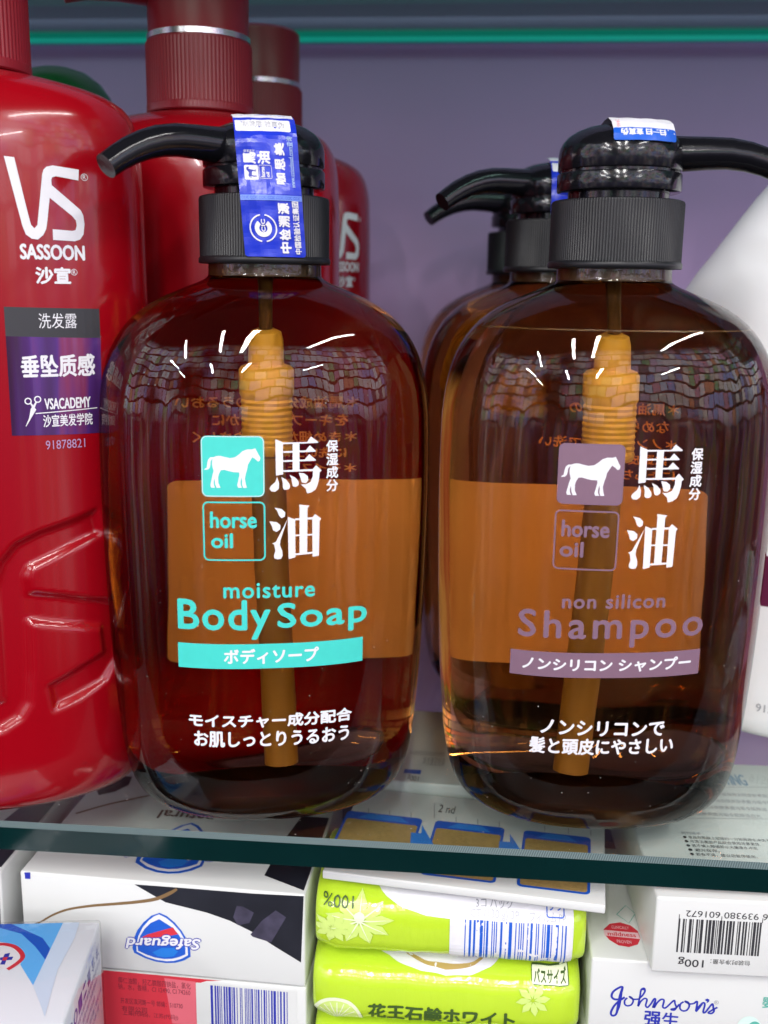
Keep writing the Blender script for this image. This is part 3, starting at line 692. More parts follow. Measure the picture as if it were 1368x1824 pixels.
 'bct2': [(-28.41,46.16), (-11.23,47.7), (-13,49.22), (-13.89,45.8)],
 'bct3': [(-32.14,32.51), (-6.8,33.72), (-16.72,34.9), (-17.45,32.07)],
 'bct4': [(-31.87,23.1), (-11.37,24.41), (-19.24,25.18), (-19.8,23.01)],
 'bcr1': [(-20.32,65.05), (2.92,67.16)],
 'bcr2': [(-29.44,43.86), (-3.33,45.64)],
 'seal': [(-40.75,13.72), (-38.61,16.72), (-35.4,17.78), (-32.49,16.53), (-30.82,13.97), (-30.55,10.62), (-31.74,7.6), (-34.43,6.08), (-37.34,6.57), (-39.56,8.79), (-40.69,11.18)],
 'sealb': [(-40.72,13.55), (-30.94,13.1), (-30.61,10.2), (-40.74,10.75)],
 'sealt': [(-40.04,11.93), (-31.45,11.36), (-35.39,13.89), (-35.92,9.86)],
 'josq': [(-35.93,21.72), (-32.67,26.64), (-30.31,22.79), (-32.85,17.63)],
 'jJ': [(-37.23,12.49), (-38.63,12.49), (-39.39,13.45), (-38.79,15.11), (-36.6,16.59), (-36.95,13.65), (-37.28,10.37), (-37.82,7.67), (-38.84,7.18), (-39.25,8.16), (-38.5,10.27), (-37.2,12), (-35.7,13.34)],
 'jo1': [(-35,13.2), (-35.64,12.33), (-35.57,11.12), (-34.84,10.65), (-33.81,11.06), (-33.3,12.33), (-33.78,13.3), (-34.5,13.65), (-33.4,12.92), (-31.84,13.05)],
 'jh': [(-31.84,13.05), (-30.87,14.35), (-30.27,15.81), (-30.67,16.5), (-31.34,16.13), (-31.56,14.09), (-31.87,10.82), (-31.26,12.29), (-30.29,13.38), (-29.57,13.04), (-29.79,11.2), (-29.23,10.63), (-28.43,11.71)],
 'jn': [(-28.43,11.71), (-27.67,13.4), (-27.21,13.23), (-27.6,10.77), (-26.88,12.05), (-25.76,13.43), (-24.88,13.22), (-25.08,11.18), (-24.36,10.84), (-23.39,11.93)],
 'js': [(-23.39,11.93), (-22.11,13.45), (-21.8,12.47), (-21.36,11.29), (-21.89,10.35), (-22.77,10.56), (-21.42,11.08), (-20.64,12.36)],
 'jo3': [(-19.49,13.27), (-20.3,12.39), (-20.3,10.97), (-19.45,10.32), (-18.43,10.64), (-17.84,11.99), (-18.27,13.17), (-19.16,13.41), (-17.89,12.71), (-16.69,12.89)],
 'jn2': [(-16.69,12.89), (-15.77,13.57), (-15.89,10.53), (-15.22,11.8), (-14.3,13.29), (-13.65,12.94), (-13.91,10.5), (-13.38,10.34), (-12.61,11.62)],
 'js2': [(-12.61,11.62), (-11.6,13.23), (-11.25,11.93), (-11,10.94), (-11.63,10.16), (-12.51,10.33), (-11.54,11.22), (-10.14,12.23)],
 'jap': [(-13.64,14.56), (-13.03,14.81), (-12.49,14.45), (-12.61,13.84), (-13.26,13.26), (-13.03,13.92), (-13.53,14.04)],
 'jqs': [(-29.88,7.24), (-25.35,7.5), (-27.93,9.44), (-27.65,5.34)],
 'jsh': [(-25,7.53), (-20.42,7.92), (-22.69,9.43), (-22.38,5.1)],
 'jr': [(-11.16,13.76), (-9.99,13.85), (-10.59,14.37), (-10.49,13.21)],
 'jg': [(1.91,14.84), (5.83,14.96), (2.62,16.5), (2.91,13.2)],
 'bl0': [(-9.46,41.61), (-5.35,41.61), (12.32,41.54), (10.83,15.05), (5.23,23.62), (5.09,27.66), (1.07,32.43), (-3.03,33.76), (-6.85,33.2)],
 'bl1': [(-3.09,41.37), (2.91,41.44), (8.11,35), (11.34,30.17), (11.48,25.15), (7.08,31.26), (1.75,37.16)],
 'bl2': [(-4.26,32.16), (-2.68,32.57), (-0.92,32.41), (1.69,31.24), (4.12,28.61), (4.98,26.31), (4.04,23.89), (2.45,21.76)],
 'bl3': [(-4.19,31.93), (-0.81,32.03), (1.47,31.01), (4.11,28.15), (4.62,26.32), (3.7,24.13), (2.11,21.99), (-1.09,21.68)],
 'bl4': [(-0.15,28.32), (1.14,28.72), (1.24,26.9), (2.45,27.08), (2.41,25.73), (1.07,25.56), (1.17,23.78), (-0.08,23.83), (-0.05,25.61), (-0.62,25.63), (-0.95,26.76), (-0.17,26.96)],
 'bl4r': [(-0.09,26.86), (1.1,26.91), (1.04,25.47), (-0.03,25.52)],
 'bl5': [(12.32,41.54), (17.39,41.35), (16.85,34.66), (15.56,21.03), (16.86,3.07), (14.12,8.62), (10.83,15.05)],
 'blt': [(40.29,38.85), (40.16,34.84), (31.65,41.07), (32.22,37.33), (23.95,42.2), (25.53,37.42), (20.02,41.63), (13.39,44.84), (12.53,40.82)],
 's1white': [(-20.71,20.75), (-14.35,20.84), (-2.87,20.85), (8.54,21.04), (21.13,20.74), (34.56,19.66), (34.33,14.59), (34.86,4.53), (21.58,4.02), (0.06,16.28), (-6.32,16.18), (-12.67,17.91), (-17.93,19.76)],
 's1bar': [(4.35,10.09), (32.94,10.73), (14.85,15.83), (15.32,4.17)],
 's1d': [(15.35,3.75)],
 's1a': [(7.31,19.41), (17.61,19.56), (12.31,19.93), (12.31,18.83)],
 's1b': [(5.81,17.31), (19.45,17.49), (12.32,18.1), (12.36,16.3)],
 's1c': [(22.36,17.19), (32.39,17.47), (27.17,18.15), (27.17,16.38)],
 's1r': [(27.03,19.39), (32.07,19.46), (29.77,20.15), (29.65,18.54)],
 's1p': [(-36.52,19.88), (-26.75,20.71), (-31.82,21.05), (-31.39,20.09)],
 's1f': [(-23.68,17.28), (-11.2,10.72), (-31.45,6.7), (-38.14,11.22)],
 's2w': [(-19.24,20.31), (-14.25,19.5), (-7.78,18.67), (-1.4,18.53), (4.92,19.05), (11.25,19.73), (15.71,20.53), (16.65,20.18), (11.27,18.79), (4.98,17.52), (-1.33,17.01), (-7.71,17.62), (-13.52,18.88)],
 's2g2': [(-10.48,20.04), (-5.26,19.06), (-0.15,18.95), (6.18,19.35), (12.52,20.2)],
 's2k': [(-21.53,7.09), (20.1,8.43), (-1.14,10.57), (-1.02,4.81)],
 's2s': [(-22.26,4.31), (-29.94,13.74)],
 's2b': [(24.56,20.17), (35.04,19.93), (29.68,20.72), (29.55,19.64)],
 'wm': [(-28.03,57.14), (-26.03,57.45), (-27.62,65.83), (-26.11,48.74)],
 'w9': [(-25.59,12.24), (-22,12.84), (-23.34,14.21), (-23.08,11.36)],
}
# ------------------------------------------------------------------ printed artwork
M_red2 = princ('rose_ink', (.72, .14, .18), .4)
M_dkred = princ('dark_red_ink', (.16, .015, .03), .4)
M_sky2 = princ('azure_ink', (.03, .22, .72), .35)
M_sky3 = princ('light_blue_ink', (.12, .45, .90), .35)
M_palest = princ('faint_blue_ink', (.60, .72, .88), .35)
M_mint = princ('mint_ink', (.10, .42, .34), .4)
M_mintpale = princ('pale_mint_ink', (.62, .78, .72), .4)
M_pinkpale = princ('pale_pink_ink', (.80, .50, .54), .4)
M_bluegrey = princ('blue_grey_ink', (.18, .30, .42), .4)
def bx(n): L, Rr, T, B = A[n][:4]; return (L[0], B[1], Rr[0], T[1])
def amb_front(x, z, h): return (x, AMB.front(x, z)-h, z)
def amb_back(x, z, h): return (x, -AMB.front(x, z)+h, z)
def vs_front(x, z, h): return (x, VS.front(x, z)-h, z)
def wh_front(x, z, h): return (x, WH.front(x, z)-h, z)
def tilted(box, slope):
    return box
class TArt(Art):
    """artwork whose lines may run slightly uphill"""
    slope = 0
    def text(s, t, box, mt, **k):
        b = len(s.V); Art.text(s, t, box, mt, **k)
        if s.slope:
            xc = (box[0]+box[2])/2
            s.V[b:] = [(q[0], q[1]+(q[0]-xc)*s.slope, q[2]) for q in s.V[b:]]

def remap(pts, src, dst):
    return [(dst[0]+(q[0]-src[0])/(src[2]-src[0])*(dst[2]-dst[0]), dst[1]+(q[1]-src[1])/(src[3]-src[1])*(dst[3]-dst[1])) for q in pts]
def bounds(names):
    P = [q for n in names for q in A[n]]
    return (min(q[0] for q in P), min(q[1] for q in P), max(q[0] for q in P), max(q[1] for q in P))
UMA = ['uma%d' % i for i in range(10)]; ABU = ['abu%d' % i for i in range(9)]

def amber_label(root, k, ink, word1, words, band, line1, line2, slope=0, rim=None):
    """front print of one amber bottle; k = prefix of the measured boxes"""
    em = TArt()
    b = bx(k+'sq'); em.rrect(*b, 1.5, ink); em.frame(b[0]+.12, b[1]+.12, b[2]-.12, b[3]-.12, 1.4, .16, rim or ink)
    hs = bounds(['horse']); ls = bx('Lsq')
    em.poly(remap(A['horse'], ls, b), M_paper)
    em.build('emblem', root, amb_front, cut=2.0)
    fr = TArt(); b = bx(k+'fr'); fr.frame(*b, 1.5, .42, ink)
    fr.text('horse', bx(k+'horse'), ink, bold=.16); fr.text('oil', bx(k+'oil'), ink, bold=.16)
    fr.build('frame', root, amb_front, cut=2.0)
    w_ = TArt()
    bu, ba = bounds(UMA), bounds(ABU)
    du, da = (bu, ba) if k == 'L' else (bx('Ruma'), bx('Rabu'))
    for n in UMA: w_.poly(remap(A[n], bu, du), M_paper)
    for n in ABU: w_.poly(remap(A[n], ba, da), M_paper)
    b = bx('Lhos') if k == 'L' else (18.1-2.1, A['Rhos'][3][1], 21.0-2.0, A['Rhos'][2][1])
    hh = (b[3]-b[1])/4
    for i, c in enumerate('保湿成分'):
        w_.text(c, (b[0], b[3]-(i+1)*hh+.35, b[2], b[3]-i*hh-.1), M_paper, bold=.10)
    w_.slope = slope*.4
    w_.text(line1, bx(k+'L1'), M_paper, bold=.16); w_.slope = slope; w_.text(line2, bx(k+'L2'), M_paper, bold=.16)
    w_.build('white_lettering', root, amb_front, cut=2.0)
    c_ = TArt(); c_.slope = slope
    for t, n, bo in words: c_.text(t, bx(n), ink, bold=bo, spacing=1.22 if t == 'Shampoo' else 1.1)
    bb = bx(k+'band'); h = .2
    q0, q1 = (A['Lband'][2], A['Lband'][3]) if k == 'L' else (A['RbandE'][2], A['RbandE'][3])
    zc0, zc1 = q1[1], q0[1]
    c_.raw([(bb[0], zc0+(bb[0])*slope), (bb[2], zc0+bb[2]*slope), (bb[2], zc1+bb[2]*slope), (bb[0], zc1+bb[0]*slope)], [(0, 1, 2, 3)], ink)
    c_.text(band, bx(k+'bandt'), M_paper, bold=.14)
    c_.build('coloured_lettering', root, amb_front, cut=2.0)

amber_label(bs[0], 'L', M_teal, '', [('moisture', 'Lmoist', .13), ('Body', 'LBody', .24), ('Soap', 'LSoap', .24)], 'ボディソープ', 'モイスチャー成分配合', 'お肌しっとりうるおう', 0, M_paper)
amber_label(sh[0], 'R', M_mauve, '', [('non silicon', 'Rnon', .13), ('Shampoo', 'RSham', .20)], 'ノンシリコン シャンプー', 'ノンシリコンで', '髪と頭皮にやさしい', .036)

def back_label(root, x0, x1, lines, z0=35, z1=91.5):
    a = Art(); a.rrect(x0, z0, x1, z1, 2, M_lab, 4)
    rnd = random.Random(len(lines))
    z = z1-4
    while z > z0+22:                                     # small print
        xx = x0+4
        while xx < x1-5:
            ln = rnd.uniform(2, 7); a.raw([(xx, z), (min(xx+ln, x1-4), z), (min(xx+ln, x1-4), z+.55), (xx, z+.55)], [(0, 1, 2, 3)], M_labink, 2); xx += ln+rnd.uniform(.6, 1.6)
        z -= 2.3
    for i in range(17):                                  # bar code lying on its side, seen through the bottle
        hgt = rnd.choice((.3, .3, .6, .9)); zz = z0+3+i*1.05
        a.raw([(x1-24, zz), (x1-6, zz), (x1-6, zz+hgt), (x1-24, zz+hgt)], [(0, 1, 2, 3)], M_labink, 3)
    a.layer = 4
    a.build('back_label', root, amb_back, cut=2.5, gap=.25)
    b = Art()
    for i, t in enumerate(lines):
        n = len(t); w_ = n*3.3
        b.text(t, (20-w_ if i % 2 else 22-w_, 112-i*4.6, 20 if i % 2 else 22, 115-i*4.6), M_orange, bold=.07, flip=True)
    b.build('back_lettering', root, amb_back, cut=2.5, gap=.3)
M_orange = princ('orange_print', (.85, .50, .22), .5)
back_label(bs[0], -23, 42, ['＊馬油成分がお肌のうるおい', 'をキープしなめらかに', '＊きめ細かい泡がやさしく', 'に洗い上げ潤います', '＊モイスチャー成分配合'])
back_label(sh[0], -44, 29, ['＊馬油成分が髪の', 'なめらかさを', '＊ノンシリコンで洗い', 'に頭皮をすこやか', 'にたもちます'])

def dust(root, n, seed):
    rnd = random.Random(seed); a = Art()
    for i in range(n):
        x, z = rnd.uniform(-38, 38), rnd.uniform(6, 128); q = rnd.choice((.05, .05, .07, .09, .13))
        a.disc(x, z, q, q*rnd.uniform(.6, 1.6), M_dust, 6)
    a.layer = 0
    a.V = [(v[0], v[1], 1) for v in a.V]
    o = a.build('dust', root, amb_front, gap=.06); o['kind'] = 'stuff'
M_dust = princ('dust', (.5, .48, .45), .8)
dust(bs[0], 90, 3); dust(sh[0], 90, 4)
# ---------------- blue seals over the pumps
def seal_fn(u0, lean, pts):
    # pts: (inset from the collar front, z) polyline walked by arc length
    D = [0]
    for i in range(1, len(pts)): D.append(D[-1]+math.dist(pts[i], pts[i-1]))
    def fn(u, v, h):
        v = max(0, min(v, D[-1]-1e-4)); i = max(j for j in range(len(D)-1) if D[j] <= v)
        t = (v-D[i])/(D[i+1]-D[i]); ins = pts[i][0]+(pts[i+1][0]-pts[i][0])*t; z = pts[i][1]+(pts[i+1][1]-pts[i][1])*t
        dz, di = pts[i+1][1]-pts[i][1], pts[i+1][0]-pts[i][0]; l = math.hypot(dz, di)
        x = u+u0-lean*(v-15)
        crk = .12*math.sin(v*.9+u*.5)*math.sin(u*.8-v*.35)
        yy = -math.sqrt(max(18.25**2-x*x, 1))+ins
        return (x, yy-(h+crk)*dz/l, z+(h+crk)*di/l)
    return fn, D[-1]
SEALP = [(0, 156.6), (0, 172.4), (.35, 174), (1.0, 176), (1.35, 181), (1.4, 184.9), (1.8, 186.6), (2.8, 188.5), (4.4, 190.4), (6.6, 191.8), (9.2, 192.8), (12, 193.4), (15.5, 193.7)]
def seal(root, u0, lean, full=True):
    fn, ln = seal_fn(u0, lean, SEALP)
    M_seallt = M_pale
    a = Art(); a.rrect(-7.95, .3, 7.95, ln-6, .8, M_blue, 4)
    a.rrect(-7.6, 31.9, 6.5, 36.2, .5, M_paper, 3)
    a.raw([(-7.9, 37.6), (7.7, 37.6), (7.7, ln-.2), (-7.9, ln-.2)], [(0, 1, 2, 3)], M_paper)
    if full:
        P = lambda x, y: ((x-(592-.0734*(1690-y)))/39.6, (1690-y)/43.0)
        def box(x0, y0, x1, y1):
            q = P((x0+x1)/2, (y0+y1)/2); w_ = (x1-x0)/39.6/2; h = (y1-y0)/43.0/2; return (q[0]-w_, q[1]-h, q[0]+w_, q[1]+h)
        a.text('刮涂层 验真伪', (-5.7, 33.2, 4.9, 35.2), M_grey)
        W = M_paper
        a.text('馬', box(270, 560, 385, 675), W, rot=90, bold=.14); a.text('油', box(410, 550, 530, 678), W, rot=90, bold=.14)
        a.text('保湿成分', box(265, 527, 378, 555), W, rot=0)
        b = box(275, 692, 415, 850); a.rrect(*b, .4, W, 3)
        hb = bounds(['horse']); hx = [(-q[1], q[0]) for q in A['horse']]
        a.poly(remap(hx, (-hb[3], hb[0], -hb[1], hb[2]), (b[0]+.5, b[1]+.4, b[2]-.5, b[3]-.4)), M_navy)
        b = box(422, 690, 552, 835); a.frame(*b, .4, .1, W, 3)
        a.text('horse', (b[0]+.5, b[1]+.4, b[0]+1.45, b[3]-.5), W, rot=90, bold=.04); a.text('oil', (b[0]+1.8, b[1]+.4, b[0]+2.6, b[1]+1.6), W, rot=90, bold=.04)
        for i, c in enumerate('咖思美'):
            a.text(c, box(595-i*8, 775-i*160, 690-i*8, 890-i*155), W, rot=90, bold=.12)
        a.text('www.cciccloud.com查询', box(715, 380, 778, 930), M_pale, rot=90)
        a.raw([(-7.9, 14.4), (7.9, 14.4), (7.9, 15.7), (-7.9, 15.7)], [(0, 1, 2, 3)], M_sealband)
        a.text('CCIC CCIC CCIC CCIC CCIC CCIC CCIC', (-7.6, 14.7, 7.6, 15.4), M_blue)
        c = P(462, 1370)
        a.ring(*c, 3.35, .34, W, 100, 260); a.ring(*c, 3.35, .34, W, -80, 80)
        a.ring(*c, 1.62, 1.15, W, 125, 415)
        a.text('CIC', (c[0]-.45, c[1]-.9, c[0]+.5, c[1]+2.2), W, rot=90, bold=.06)
        for i, ch in enumerate('中检溯源'):
            a.text(ch, box(640-i*9, 1520-i*140, 748-i*9, 1632-i*140), W, rot=90, bold=.13)
        a.text('中国检验认证集团', box(772, 1076, 838, 1642), W, rot=90, bold=.05)
    o = a.build('seal_sticker', root, fn, cut=1.0, gap=.12)
    sol = o.modifiers.new('paper', 'SOLIDIFY'); sol.thickness = .00006; sol.offset = 0
M_sealband = princ('seal_band', (.16, .28, .78), .35)
seal(bs[0], 1.5, .075)
seal(a2[0], 3.6, .02, False)
def top_seal(root):
    pts = [(2.0, 186.8), (2.8, 188.5), (4.5, 190.4), (6.6, 191.8), (9.2, 192.8), (12, 193.5), (18, 193.8), (24, 193.2)]
    fn, ln = seal_fn(3.5, 0, pts)
    a = Art(); a.rrect(-8.3, 0, 8.3, ln-.2, .8, M_paper, 4)
    a.rrect(-8.3, 0, 8.3, 4.0, .6, M_royal, 4)
    a.text('扫一扫 查真伪', (-6.4, 1.5, 5.4, 3.6), M_paper, rot=180, bold=.08)
    a.text('2446', (-7.3, 4.3, -6.3, 8.6), M_pinkink, rot=270)
    o = a.build('seal_sticker', root, fn, cut=1.0, gap=.12)
top_seal(sh[0])

# ---------------- red bottle label
def holo():
    mt = princ('purple_foil', (.10, .03, .2), .22, coat=.5); nt = mt.node_tree; b = nt.nodes['Principled BSDF']
    tc = nt.nodes.new('ShaderNodeTexCoord'); mp = nt.nodes.new('ShaderNodeMapping'); mp.inputs['Scale'].default_value = (130, 130, 9)
    nz = nt.nodes.new('ShaderNodeTexNoise'); nz.inputs['Scale'].default_value = 1.0; nz.inputs['Detail'].default_value = 2
    cr = nt.nodes.new('ShaderNodeValToRGB'); el = cr.color_ramp.elements
    el[0].position = .30; el[0].color = (.045, .008, .035, 1); el[1].position = .72; el[1].color = (.30, .16, .50, 1)
    e = cr.color_ramp.elements.new(.48); e.color = (.10, .03, .22, 1)
    e = cr.color_ramp.elements.new(.58); e.color = (.26, .04, .12, 1)
    nt.links.new(tc.outputs['Object'], mp.inputs[0]); nt.links.new(mp.outputs[0], nz.inputs['Vector']); nt.links.new(nz.outputs[0], cr.inputs[0])
    nt.links.new(cr.outputs[0], b.inputs['Base Color']); b.inputs['Metallic'].default_value = .35
    return mt
M_holo = holo()
M_lav = princ('lavender_print', (.42, .25, .45), .4)
def red_logo(root, full):
    a = Art(); a.poly(A['vslogo'], M_paper)
    a.text('SASSOON', (12.6, 155.4, 28.3, 159.0), M_paper, bold=.16); a.text('沙宣', (16, 149.3, 24.5, 153.4), M_paper, bold=.16)
    a.ring(29.2, 176.3, .82, .12, M_paper); a.text('R', (28.8, 175.8, 29.6, 176.8), M_paper)
    a.ring(25.5, 152.3, .75, .12, M_paper); a.text('R', (25.15, 151.8, 25.9, 152.8), M_paper)
    a.build('logo_lettering', root, vs_front, cut=2.0)
    if not full: return
    b = Art()
    b.raw([(7.8, 136.0), (31.5, 135.2), (31.5, 142.9), (7.8, 143.4)], [(0, 1, 2, 3)], M_ink)
    b.raw([(7.8, 110.3), (31.0, 109.7), (31.5, 135.2), (7.8, 136.0)], [(0, 1, 2, 3)], M_holo)
    b.text('洗发露', (16, 137.9, 25.6, 141.8), M_paper)
    b.text('垂坠质感', (11.2, 125.4, 29.6, 131.0), M_paper, bold=.16)
    b.text('VSACADEMY', (16.4, 116.9, 28.1, 119.7), M_paper, bold=.08)
    b.stroke([(14.0, 115.9), (29.8, 116.6)], .25, M_paper)
    b.text('沙宣美发学院', (15.8, 112.2, 28.4, 115.4), M_paper, bold=.05)
    b.ring(12.3, 119.2, .75, .3, M_paper); b.ring(14.7, 119.6, .75, .3, M_paper)
    b.stroke([(12.9, 118.7), (13.8, 117.0), (11.4, 112.6)], [.35, .8, .15], M_paper); b.stroke([(14.3, 118.9), (13.2, 117.0), (12.4, 114.5)], [.35, .8, .3], M_paper)
    b.text('91878821', (16.1, 106.2, 26.2, 108.6), M_lav)
    b.build('purple_label', root, vs_front, cut=2.0)
red_logo(r1, True); red_logo(r3, False)
a = Art(); b = bx('wm'); a.raw([(b[0], b[1]), (b[0]+22, b[1]), (b[0]+22, b[3]), (b[0], b[3])], [(0, 1, 2, 3)], M_maroon)
b = bx('w9'); a.text('91566', (b[0], b[1], b[0]+9, b[3]), M_grey); a.build('front_print', wb, wh_front, cut=2)

# ---------------- carton prints
def face_front(x, z, h): return (x, -h, z)
def top_of(ht): return lambda x, yy, h: (x, yy, ht+h)
CP = dict(gap=.05, step=.006)
def shield(a, f, txt=True):
    """blue shield emblem with upside-down lettering; f maps the measured artwork"""
    a.poly(f(A['csh']), M_royal); a.poly(f(A['csw']), M_paper); a.poly(f(A['csi']), M_royal); a.poly(f(A['csl']), M_blue2); a.poly(f(A['csr']), M_redink)
M_blue2 = princ('mid_blue_ink', (.015, .19, .66), .4)
def shield_text(a, box, slope):
    x0, z0, x1, z1 = box
    for k, (mt, bo) in enumerate(((M_navy, .42), (M_paper, .14))):
        b0 = len(a.V); a.text('Safeguard', box, mt, rot=180, bold=bo, shear=.18)
        a.V[b0:] = [(q[0], q[1]+(q[0]-(x0+x1)/2)*slope, q[2]) for q in a.V[b0:]]
def shield_carton(root, ht=30):
    a = Art()
    a.poly(A['cblk'], M_char); a.poly(A['cch1'], M_coal); a.poly(A['cch2'], M_coal)
    a.stroke(A['cstr'], [.3, .5, .6, .7, .8, .9, 1.0, 1.1, 1.1, .7], M_brown, sm=4)
    a.poly(A['ctick'], M_navy)
    a.layer += 2; shield(a, lambda P: P)
    q = A['cst']; shield_text(a, (q[0][0], (q[0][1]+q[1][1])/2-2.2, q[1][0], (q[0][1]+q[1][1])/2+2.2), .075)
    a.build('front_print', root, face_front, **CP)
    t = Art(); sb = bounds(['csh']); d = A['ctop']; dst = (d[0][0]+1.2, d[3][1], d[1][0]+.5, d[2][1])
    t.poly(A['coval'], M_char); t.stroke(A['cstr2'], .9, M_brown, sm=4); t.poly([(29, 8), (42, 2), (42, 44), (33, 44), (30, 26)], M_char)
    t.layer += 2; shield(t, lambda P: remap(P, sb, dst))
    m_ = (dst[1]+dst[3])/2-4.5
    shield_text(t, (dst[0]-3.5, m_-2.6, dst[2]+3.5, m_+2.6), .05)
    t.text('natural', (A['cnat'][0][0], A['cnat'][3][1]-.5, A['cnat'][1][0], A['cnat'][2][1]+.5), M_redbrown, rot=180, bold=.1)
    t.build('top_print', root, top_of(ht), **CP)
M_coal = princ('charcoal_photo', (.05, .045, .075), .4, noise=.7, nscale=260)
M_redbrown = princ('brown_ink', (.12, .06, .05), .4)
shield_carton(c1); shield_carton(c3)
a = Art(); a.poly(A['c2red'], M_redink)
p_ = A['c2red']
a.raw([(11.0-11, 29.2), (9.5, 28.9), (9.4, 14), (2, 14)], [(0, 1, 2, 3)], M_red2)
a.layer += 1
a.rrect(9.6, 5, 40, 28.7, .3, M_card, 2)
a.text('椰仁油酸，羟乙膦酸四钠盐，氯化', bx('c2t1'), M_dkred); a.text('钠，水，香精，CI 12490, CI 74260', bx('c2t2'), M_dkred)
a.text('开发区滨河路一号 邮编：510730', bx('c2t3'), M_dkred)
a.text('有限公司', bx('c2t4'), M_dkred); a.text('上海(代码S)，江苏(代码J)', bx('c2t5'), M_dkred)
b = bx('c2bar'); a.bars(b[0], b[1]-8, b[2], b[3], M_navy, 5)
a.build('front_print', c2, face_front, **CP)

a = Art()
for n in 'ABC':
    q = A['sk'+n]; 
    if len(q) == 3: q = [(q[0][0]-20.6, q[0][1]+.4)]+q
    # q: far-left, far-right, near-right, near-left
    x0 = min(q[0][0], q[3][0]); x1 = max(q[1][0], q[2][0])
    a.rrect(x0, 4.2, x1, 35.6, 1.6, M_royal, 4); a.raw([(x0+4, 32), (x1-4, 32), (x1-7, 35), (x0+7, 35)], [(0, 1, 2, 3)], M_sky2)
    a.rrect(x0+.8, 5.2, x1-.8, 31, 1.0, M_tan, 3)
for n in ('ska1', 'ska2'): a.poly(A[n], M_sky2)
b = bx('sk2nd'); a.text('2 nd', (b[0], b[1]-.6, b[2]+.6, b[3]+.6), M_ink)
a.stroke(A['skbr'], .25, M_grey)
tk = A['sktick']
for i in range(0, len(tk)-1, 2): a.stroke(tk[i:i+2], .22, M_grey)
a.build('top_print', sk, top_of(2.6), **CP)
a = Art(); b = bx('s2tag'); a.raw([(b[0], b[1]), (b[2], b[1]), (b[2], b[3]), (b[0], b[3])], [(0, 1, 2, 3)], M_royal)
b = bx('s2g'); a.text('100g', (b[0], b[1]-.6, b[2], b[3]+.6), M_ink, rot=180)
for n, t in (('s2l1', '本品敏感肌肤适用请避光保存'), ('s2l2', '净含量见包装')):
    b = bx(n); a.text(t, (b[0], b[1]-.5, b[2], b[3]+.8), M_grey)
a.build('top_print', sk2, top_of(6), **CP)

a = Art(); b = bx('bcb'); a.bars(*b, M_ink, 11)
for k in (0, .5, .98): a.raw([(b[0]+(b[2]-b[0])*k, b[3]-.1), (b[0]+(b[2]-b[0])*k+.2, b[3]-.1), (b[0]+(b[2]-b[0])*k+.2, b[3]+1.3), (b[0]+(b[2]-b[0])*k, b[3]+1.3)], [(0, 1, 2, 3)], M_ink, 1)
b = bx('bcd'); a.text('6 939380 601672', (b[0], b[1]-.1, b[2], b[3]+.1), M_ink, rot=180)
a.text('100g', bx('bcg'), M_ink, rot=180, bold=.03); a.text('包装时净含量：', bx('bcn'), M_ink, rot=180)
a.build('front_print', bc, face_front, **CP)
a = Art()
def tb(n, t, mt=M_grey, ex=.5, bo=0):
    b = bx(n); a.text(t, (b[0], b[1]-ex, max(b[2], b[0]+8), b[3]+ex), mt, bold=bo)
tb('bct0', 'WHITING', M_bluegrey, .3, .15)
L0 = A['bct1'][0][0]
for i in range(4):
    z = 61.0-i*4.6; a.text('本品温和洁净能有效去除皮肤表面污垢令肌肤洁白光滑'[i*3:i*3+17-i], (L0-3-i*1.6, z-1.1, 4-i*3, z+1.1), M_grey)
for n in ('bcr1', 'bcr2'):
    q = A[n]
    if len(q) == 2: a.stroke(q, .2, M_grey)
z = 34.8; x = A['bct3'][0][0]
for i, t in enumerate(('特别提示：', '● 本品在肌肤上轻揉约一分钟再用水冲洗干净', '● 与清洁面部产品配合使用效果更佳', '● 若不慎入眼请即以大量清水冲洗', '● 避光保存。', '● 若有不适，建议您暂停使用。')):
    a.text(t, (x, z-i*2.4-.9, x+len(t)*1.28, z-i*2.4+.8), M_ink if i else M_grey)
a.build('top_print', bc, top_of(23), **CP)

a = Art()
for n, w_ in (('jJ', .62), ('jo1', .5), ('jh', .5), ('jn', .52), ('js', .5), ('jo3', .5), ('jn2', .52), ('js2', .52)): a.stroke(A[n], w_, M_navy, sm=6)
a.stroke(A['jJ'][4:8], [.3, .95, .95, .4], M_navy, sm=6)
for n in ('jh', 'jn', 'jn2'): a.stroke(A[n][2:5], [.5, .85, .5], M_navy, sm=5)
a.poly(A['jap'], M_navy)
b = A['jqs']; a.text('强', (b[0][0], b[0][1]-2.3, b[1][0], b[2][1]), M_navy, bold=.12)
b = A['jsh']; a.text('生', (b[0][0], b[0][1]-2.6, b[1][0], b[2][1]), M_navy, bold=.08)
b = bx('jr'); a.ring((b[0]+b[2])/2, (b[1]+b[3])/2, .55, .1, M_grey); a.text('R', ((b[0]+b[2])/2-.25, (b[1]+b[3])/2-.3, (b[0]+b[2])/2+.25, (b[1]+b[3])/2+.3), M_grey)
b = bx('jg'); a.text('婴儿', (b[0], b[1], b[0]+(b[3]-b[1])*2, b[3]), M_mint, bold=.06)
a.disc(b[0]-3, b[1]-7, 3.4, 4.0, M_mintpale); a.disc(b[0]-1.5, b[1]-7.5, 2.0, 3.0, M_mint)
a.build('front_print', jo, face_front, **CP)
a = Art(); a.poly(A['seal'], M_redink); q = A['sealb']; a.poly(q, M_pinkpale)
b = bx('sealt'); a.text('mildness', (b[0]+.3, b[1]+1.1, b[2]-.3, b[3]-1.1), M_redink, bold=.05)
